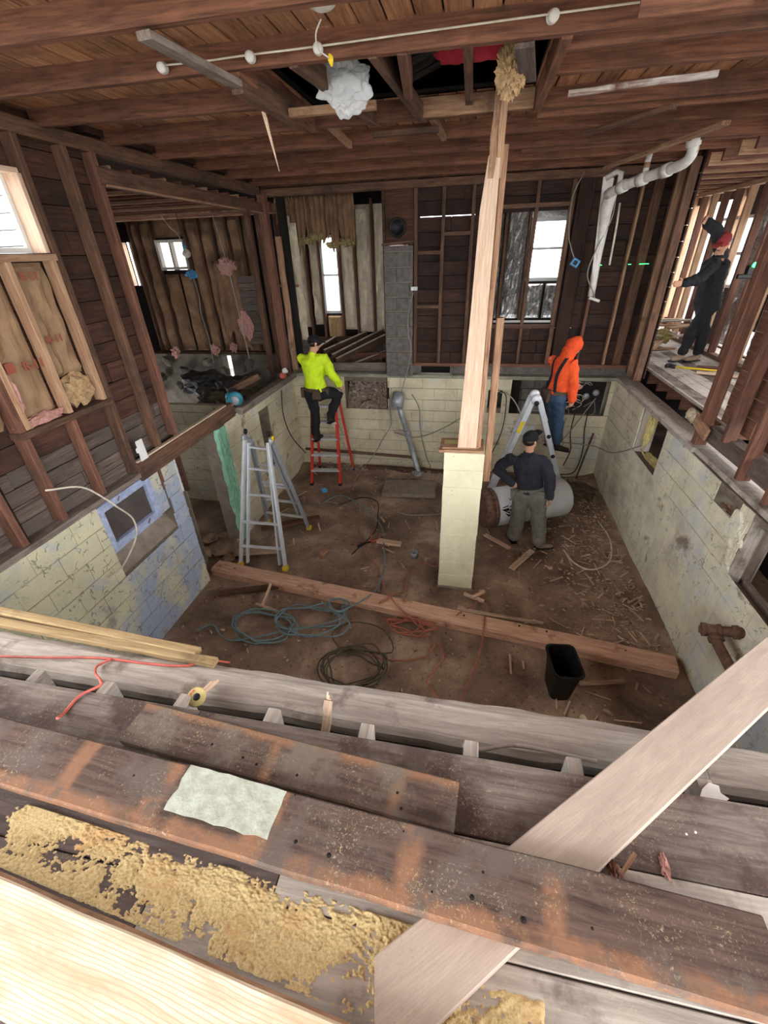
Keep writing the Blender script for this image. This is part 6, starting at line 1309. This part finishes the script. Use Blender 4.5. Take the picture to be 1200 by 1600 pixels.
def ellip(bm, c, ax, r):
    """ellipsoid with axes ax (3 vectors) and radii r"""
    b = bmesh.new(); bmesh.ops.create_uvsphere(b, u_segments=20, v_segments=14, radius=1); mp = {}
    for v in b.verts: mp[v] = bm.verts.new(V(c)+ax[0]*v.co.x*r[0]+ax[1]*v.co.y*r[1]+ax[2]*v.co.z*r[2])
    for f in b.faces: bm.faces.new([mp[v] for v in f.verts])
    b.free()
def skinned(name, bm, mat, parent, voxel, disp=0.0, smooth_it=3):
    o = link_mesh(name, from_bm(bm), mat, parent, smooth=True)
    m = o.modifiers.new('join', 'REMESH'); m.mode = 'VOXEL'; m.voxel_size = voxel; m.use_smooth_shade = True
    s = o.modifiers.new('smooth', 'SMOOTH'); s.factor = .5; s.iterations = smooth_it
    if disp:
        d = o.modifiers.new('folds', 'DISPLACE'); d.texture = cloth_tex; d.texture_coords = 'LOCAL'; d.strength = disp; d.mid_level = .5
    return o
def hand(bm, wrist, d, palm_n, side, curl=.5):
    """palm, four jointed fingers and a thumb leaving the side; d = pointing direction, palm_n = out of the palm"""
    d = V(d).normalized(); n = V(palm_n); n = (n-n.dot(d)*d).normalized(); s = d.cross(n)*side; w = V(wrist)
    loft(bm, [w-d*.02, w+d*.03, w+d*.085], [(.028, .020), (.038, .017), (.042, .014)], s, 12)
    for k, (o, l) in enumerate(((.031, .070), (.011, .080), (-.010, .074), (-.030, .058))):
        p = w+d*.085+s*o; dirn = (d+s*o*.8).normalized(); P = [p-d*.02, p]; a = curl*.5
        for seg, f in enumerate((.45, .32, .25)):
            a += curl*.8; q = P[-1]+(dirn*math.cos(a)+n*math.sin(a))*l*f; P.append(q)
        loft(bm, P, [.0095, .0095, .009, .0085, .007], s, 8)
    p = w+d*.03+s*.030; q = p+(s*.75+d*.55+n*.25).normalized()*.035; r = q+(s*.25+d*.8+n*.45).normalized()*.030; loft(bm, [p, q, r], [.013, .011, .0085], n, 8)
def person(label, J, lat, fwd, hfwd, clothes, group=None, arms=('L', 'R'), hscale=1.0, z_base=None):
    lat, fwd, hf = V(lat).normalized(), V(fwd).normalized(), V(hfwd).normalized()
    J = {k: (V(v) if isinstance(v, tuple) else v) for k, v in J.items()}; up = (J['neck']-J['pel']).normalized(); fwd = (fwd-fwd.dot(up)*up).normalized(); lat = (lat-lat.dot(up)*up).normalized()
    zb = min(J['ankL'].z, J['ankR'].z)-.08
    root = thing('person', label, 'person', (J['pel'].x, J['pel'].y, zb))
    hu = V(J.get('hup', up)); hl = hf.cross(hu).normalized(); hu = hl.cross(hf).normalized()
    hips = {'L': J['pel']-lat*.095+up*-.02, 'R': J['pel']+lat*.095+up*-.02}
    T = [J['pel']-up*.06, J['pel']+up*.04, J['pel'].lerp(J['neck'], .42), J['pel'].lerp(J['neck'], .68), J['pel'].lerp(J['neck'], .88), J['neck']]
    TR = [(.150, .105), (.160, .112), (.140, .098), (.165, .112), (.165, .095), (.062, .060)]
    foot_dirs = {s: V(J.get('toe'+s, fwd)).normalized() for s in 'LR'}
    def limbs(bm, g, legs=True, torso=True, armz=True, feet=True, leg_end=1.0, arm_end=1.0, hem=0):
        if torso: loft(bm, ([T[0]+up*hem]+T[1:]) if hem else T, [(a+g, b+g) for a, b in TR[:-1]]+[(TR[-1][0]+g*.6, TR[-1][1]+g*.6)], lat, 20, True, .15 if hem else 1.0)
        if armz:
            for s in arms:
                S, E, W = J['sh'+s], J['el'+s], J['wr'+s]; We = E.lerp(W, arm_end)
                loft(bm, [J['neck'].lerp(S, .45)-up*.05, S-up*.02, S.lerp(E, .35), S.lerp(E, .85), E, E.lerp(W, .35), We], [.062+g, .060+g, .050+g*1.1, .043+g*1.2, .042+g*1.2, .040+g*1.2, .028+g*1.2], lat, 12)
        if legs:
            for s in 'LR':
                H_, K, A = hips[s], J['kn'+s], J['ank'+s]; Ae = K.lerp(A, leg_end)
                loft(bm, [H_+up*.03, H_-up*.03, H_.lerp(K, .35), H_.lerp(K, .85), K, K.lerp(A, .3), K.lerp(A, .7), Ae], [.085+g, .092+g, .082+g, .060+g*1.2, .057+g*1.3, .057+g*1.3, .044+g*1.6, .038+g*1.9], lat, 14)
        if feet:
            for s in 'LR':
                A = J['ank'+s]; fd = foot_dirs[s]; loft(bm, [A+V((0, 0, .02)), A-V((0, 0, .02))-fd*.01, A-V((0, 0, .045))+fd*.03, A-V((0, 0, .058))+fd*.10, A-V((0, 0, .062))+fd*.165], [.036, .038, (.040, .034), (.043, .027), (.032, .018)], lat, 12)
    # body
    bm = bmesh.new(); limbs(bm, 0)
    hc = J['head']; k = hscale
    ellip(bm, hc+hu*.03*k, (hl, hf, hu), (.076*k, .094*k, .088*k)); ellip(bm, hc-hu*.045*k+hf*.022*k, (hl, hf, hu), (.056*k, .064*k, .066*k))
    loft(bm, [J['neck']-up*.04, J['neck'].lerp(hc, .5), hc-hu*.04-hf*.01], [.060, .054, .055], lat, 12)
    loft(bm, [hc+hf*.088*k+hu*.02*k, hc+hf*.104*k-hu*.010*k, hc+hf*.100*k-hu*.022*k], [.010, .014, .015], hl, 8)
    for s in (-1, 1): ellip(bm, hc+hl*.077*k*s-hf*.005, (hl, hf, hu), (.010, .020, .031))
    for s in arms:
        side = 1 if s == 'R' else -1; hd = J.get('hd'+s); dirn = V(hd) if hd else (J['wr'+s]-J['el'+s]); pn = V(J.get('pn'+s, -lat*side)); hand(bm, J['wr'+s], dirn, pn, side*J.get('ts'+s, 1), J.get('curl'+s, .5))
    skinned('body', bm, 'skin', root, .0085, 0, 2)
    for s in (-1, 1):
        e = hc+hl*.031*k*s+hf*.088*k+hu*.012*k; b_ = bmesh.new(); ellip(b_, e, (hl, hf, hu), (.013, .008, .008)); link_mesh('eye', from_bm(b_), 'eye', root, smooth=True)
        if not clothes.get('hood'):
            b_ = bmesh.new(); loft(b_, [e-hl*.018+hu*.022, e+hu*.026, e+hl*.018+hu*.022], [.004, .005, .004], hf, 6); link_mesh('eyebrow', from_bm(b_), 'eye', root, smooth=True)
    b_ = bmesh.new(); loft(b_, [hc-hu*.048*k+hf*.083*k-hl*.022, hc-hu*.046*k+hf*.089*k, hc-hu*.048*k+hf*.083*k+hl*.022], [.004, .006, .004], hf, 6); link_mesh('mouth', from_bm(b_), 'lip', root, smooth=True)
    # trousers, boots, top
    bm = bmesh.new(); limbs(bm, clothes.get('loose', .018), torso=False, armz=False, feet=False, leg_end=.87)
    loft(bm, T[:2]+[T[1]+up*.05], [(TR[0][0]+.014, TR[0][1]+.014), (TR[1][0]+.012, TR[1][1]+.012), (.150, .110)], lat, 20)
    skinned('trousers', bm, clothes['legs'], root, .011, .042, 2)
    for s in 'LR':
        bm = bmesh.new(); A = J['ank'+s]; fd = foot_dirs[s]
        loft(bm, [A+V((0, 0, .07)), A+V((0, 0, .02)), A-V((0, 0, .02))-fd*.01, A-V((0, 0, .042))+fd*.03, A-V((0, 0, .050))+fd*.10, A-V((0, 0, .054))+fd*.175], [.052, .050, (.047, .052), (.050, .044), (.053, .036), (.042, .028)], lat, 14)
        b_ = skinned('boot', bm, clothes['boot'], root, .009, .006, 2)
        side = V((-fd.y, fd.x, 0)).normalized(); beam('sole', A-V((0, 0, .082))-fd*.055, A-V((0, 0, .082))+fd*.205, .088, .02, 'black', b_, c=.008)
    bm = bmesh.new(); limbs(bm, .024, legs=False, feet=False, arm_end=.97, hem=.075)
    if clothes.get('hood_down'): loft(bm, [J['neck']-fwd*.05-lat*.07-up*.01, J['neck']-fwd*.10-up*.03, J['neck']-fwd*.05+lat*.07-up*.01], [.035, .05, .035], fwd, 12)
    if clothes.get('hood'):
        ellip(bm, hc+hu*.018-hf*.02, (hl, hf, hu), (.108, .122, .112)); loft(bm, [J['neck']-up*.04, J['neck'].lerp(hc, .5)-hf*.02], [.105, .10], lat, 14)
    top = skinned('hooded_top' if clothes.get('hood') or clothes.get('hood_down') else 'long_sleeved_top', bm, clothes['top'], root, .011, .040, 2)
    for s in arms:
        d_ = (J['wr'+s]-J['el'+s]).normalized(); c0 = J['wr'+s]-d_*.03; bm = bmesh.new(); loft(bm, [c0, c0+d_*.03], [.042, .040], lat, 12); skinned('cuff', bm, clothes['top'], top, .008, 0, 1)
    if clothes.get('cap'):
        bm = bmesh.new(); ellip(bm, hc+hu*.055*k-hf*.004, (hl, hf, hu), (.088*k, .104*k, .078*k)); loft(bm, [hc+hu*.03*k, hc+hu*.06*k], [(.086*k, .10*k), (.084*k, .10*k)], hl, 20)
        cap = skinned('cap', bm, clothes['cap'], root, .008, 0, 2)
        bf = V(J.get('brim', hf)).normalized(); bl_ = bf.cross(hu).normalized(); bm = bmesh.new(); loft(bm, [hc+hu*.045*k+bf*.06, hc+hu*.040*k+bf*.13, hc+hu*.028*k+bf*.165], [(.072, .010), (.068, .009), (.048, .008)], bl_, 16); skinned('brim', bm, clothes['cap'], cap, .006, 0, 1)
        if not clothes.get('hood'):
            bm = bmesh.new(); ellip(bm, hc-hf*.03+hu*.005, (hl, hf, hu), (.083*k, .075*k, .06*k)); skinned('hair', bm, 'eye', root, .008, .006, 1)
    if clothes.get('belt'):
        bm = bmesh.new(); n = 28
        c = J['pel']+up*.05; ring = [c+lat*.180*math.cos(a)+fwd*.132*math.sin(a) for a in [2*math.pi*i/n for i in range(n+1)]]
        for a, b in zip(ring, ring[1:]): bmx_box(bm, a, b+(b-a)*.1, .012, .055, up)
        bl = link_mesh('tool_belt', from_bm(bm), clothes['belt'], root)
        for dx, dy, w_, h_ in clothes.get('pouches', [(-.17, -.04, .10, .17)]):
            c2 = c+lat*dx+fwd*dy-up*h_*.45; link_mesh('pouch', box_mesh(w_, h_, .07, .016), clothes.get('pouch_mat', 'leather'), bl, Matrix((lat, up, lat.cross(up))).transposed().to_4x4() if False else Matrix.Translation(c2) @ Matrix((lat, up, lat.cross(up))).transposed().to_4x4())
    if clothes.get('straps'):
        for s in (-1, 1):
            P = [J['pel']+up*.06-fwd*.125+lat*.09*s, J['pel'].lerp(J['neck'], .5)-fwd*.135+lat*.055*s, J['pel'].lerp(J['neck'], .85)-fwd*.125+lat*.095*s, J['neck'].lerp(J['shR' if s > 0 else 'shL'], .5)+up*.045, J['pel'].lerp(J['neck'], .8)+fwd*.12+lat*.09*s]
            P = catmull(P, 5); bm = bmesh.new()
            for a, b in zip(P, P[1:]): bmx_box(bm, a, b+(b-a)*.15, .045, .012, ((a+b)/2-J['pel'].lerp(J['neck'], .7)))
            link_mesh('harness_strap', from_bm(bm), 'blackfab', root)
    return root

# worker in lime on the red ladder
person('person in a lime top and black cap standing on the red step ladder', dict(
    pel=(-2.46, 6.62, 1.74), neck=(-2.44, 6.60, 2.31), head=(-2.40, 6.62, 2.47), shL=(-2.63, 6.62, 2.27), shR=(-2.26, 6.62, 2.27),
    elL=(-2.57, 6.86, 2.04), wrL=(-2.42, 7.04, 1.93), elR=(-2.14, 6.56, 2.03), wrR=(-2.06, 6.68, 1.84), knL=(-2.55, 6.72, 1.32), ankL=(-2.56, 6.64, .95), knR=(-2.14, 6.82, 1.66), ankR=(-2.30, 6.72, 1.26),
    toeL=(.25, 1, 0), toeR=(.3, 1, -.05), brim=(.9, .35, -.1), hup=(0, .1, 1)), (1, .05, 0), (0, 1, 0), (.75, .65, -.25),
    dict(legs='blackfab', top='lime', boot='boot_dark', cap='blackfab', belt='leather', pouches=[(-.19, -.02, .09, .16), (.06, -.15, .12, .14), (.18, 0, .08, .14)]))
# worker in orange on the folding ladder
person('person in an orange hooded sweatshirt, blue jeans and black harness standing on the folding ladder', dict(
    pel=(1.30, 6.86, 1.72), neck=(1.36, 6.86, 2.27), head=(1.45, 6.84, 2.42), shL=(1.20, 6.96, 2.22), shR=(1.44, 6.76, 2.22),
    elL=(1.42, 7.05, 1.96), wrL=(1.60, 7.12, 1.82), elR=(1.50, 6.72, 1.93), wrR=(1.52, 6.72, 1.67), knL=(1.36, 6.98, 1.28), ankL=(1.34, 6.98, .93), knR=(1.42, 6.88, 1.30), ankR=(1.46, 6.86, .90),
    toeL=(.7, .6, 0), toeR=(.95, -.15, -.08), hup=(-.05, 0, 1), curlR=.8), (.55, -.82, 0), (.82, .55, 0), (.9, .42, -.25),
    dict(legs='jeans', top='orange_fab', boot='boot_dark', hood=True, belt='leather', straps=True, pouches=[(-.02, -.16, .13, .17), (-.18, -.03, .12, .18)]))
# man standing in the basement
person('person in a black cap, dark sweatshirt and grey trousers standing on the dirt', dict(
    pel=(.88, 5.22, .88), neck=(.80, 5.24, 1.40), head=(.80, 5.25, 1.575), shL=(.60, 5.26, 1.34), shR=(.99, 5.20, 1.35),
    elL=(.44, 5.36, 1.12), wrL=(.64, 5.20, 1.00), elR=(1.10, 5.13, 1.10), wrR=(1.12, 5.06, .90), knL=(.80, 5.26, .46), ankL=(.78, 5.28, .10), knR=(1.06, 5.20, .47), ankR=(1.12, 5.16, .10),
    hdL=(.9, -.2, -.35), pnL=(0, 1, .2), toeL=(-.25, .85, 0), toeR=(.95, .25, 0), brim=(.62, .45, .45), hup=(0, .05, 1)), (1, -.12, 0), (.1, 1, 0), (.75, .66, .05),
    dict(loose=.032, legs='khaki', top='navy', boot='boot', cap='blackfab', hood_down=True, belt='khaki', pouch_mat='khaki', pouches=[(-.19, -.04, .09, .16), (.14, -.12, .09, .13)]))
# man in black in the bright room
person('person in black with a red cap, arms stretched to the stud wall', dict(
    pel=(3.30, 7.62, 2.93), neck=(3.20, 7.52, 3.45), head=(3.20, 7.48, 3.61), shL=(3.14, 7.42, 3.38), shR=(3.30, 7.62, 3.45),
    elL=(2.92, 7.20, 3.20), wrL=(2.68, 7.02, 3.18), elR=(3.05, 7.42, 3.76), wrR=(2.80, 7.18, 3.85), knL=(3.26, 7.70, 2.50), ankL=(3.22, 7.70, 2.14), knR=(3.42, 7.68, 2.50), ankR=(3.44, 7.70, 2.14),
    toeL=(-.9, -.5, 0), toeR=(-.8, -.3, 0), hup=(.1, .1, 1), curlL=.3, curlR=.35), (-.5, .85, .1), (-.85, -.5, 0), (-.75, -.6, -.45),
    dict(legs='blackfab', top='blackfab', boot='boot', cap='cap_red', belt='blackfab', pouches=[(.15, -.05, .08, .12)]))
# person kneeling above the ceiling hole
person('person in dark red trousers kneeling on the joists above the ceiling hole', dict(
    pel=(.12, 3.86, 5.16), neck=(.30, 3.60, 5.55), head=(.34, 3.50, 5.70), shL=(.22, 3.78, 5.48), shR=(.42, 3.62, 5.48),
    elL=(.40, 3.95, 5.25), wrL=(.55, 3.8, 5.05), elR=(.60, 3.6, 5.25), wrR=(.68, 3.65, 5.05), knL=(.02, 3.95, 4.76), ankL=(-.40, 4.0, 4.78), knR=(.10, 3.68, 4.76), ankR=(-.34, 3.70, 4.79),
    toeL=(-.95, 0, -.3), toeR=(-.95, 0, -.3)), (.5, -.5, 0), (.7, -.2, 0), (.9, -.3, -.3),
    dict(legs='red_fab', top='red_fab', boot='boot_dark', cap='blackfab'))
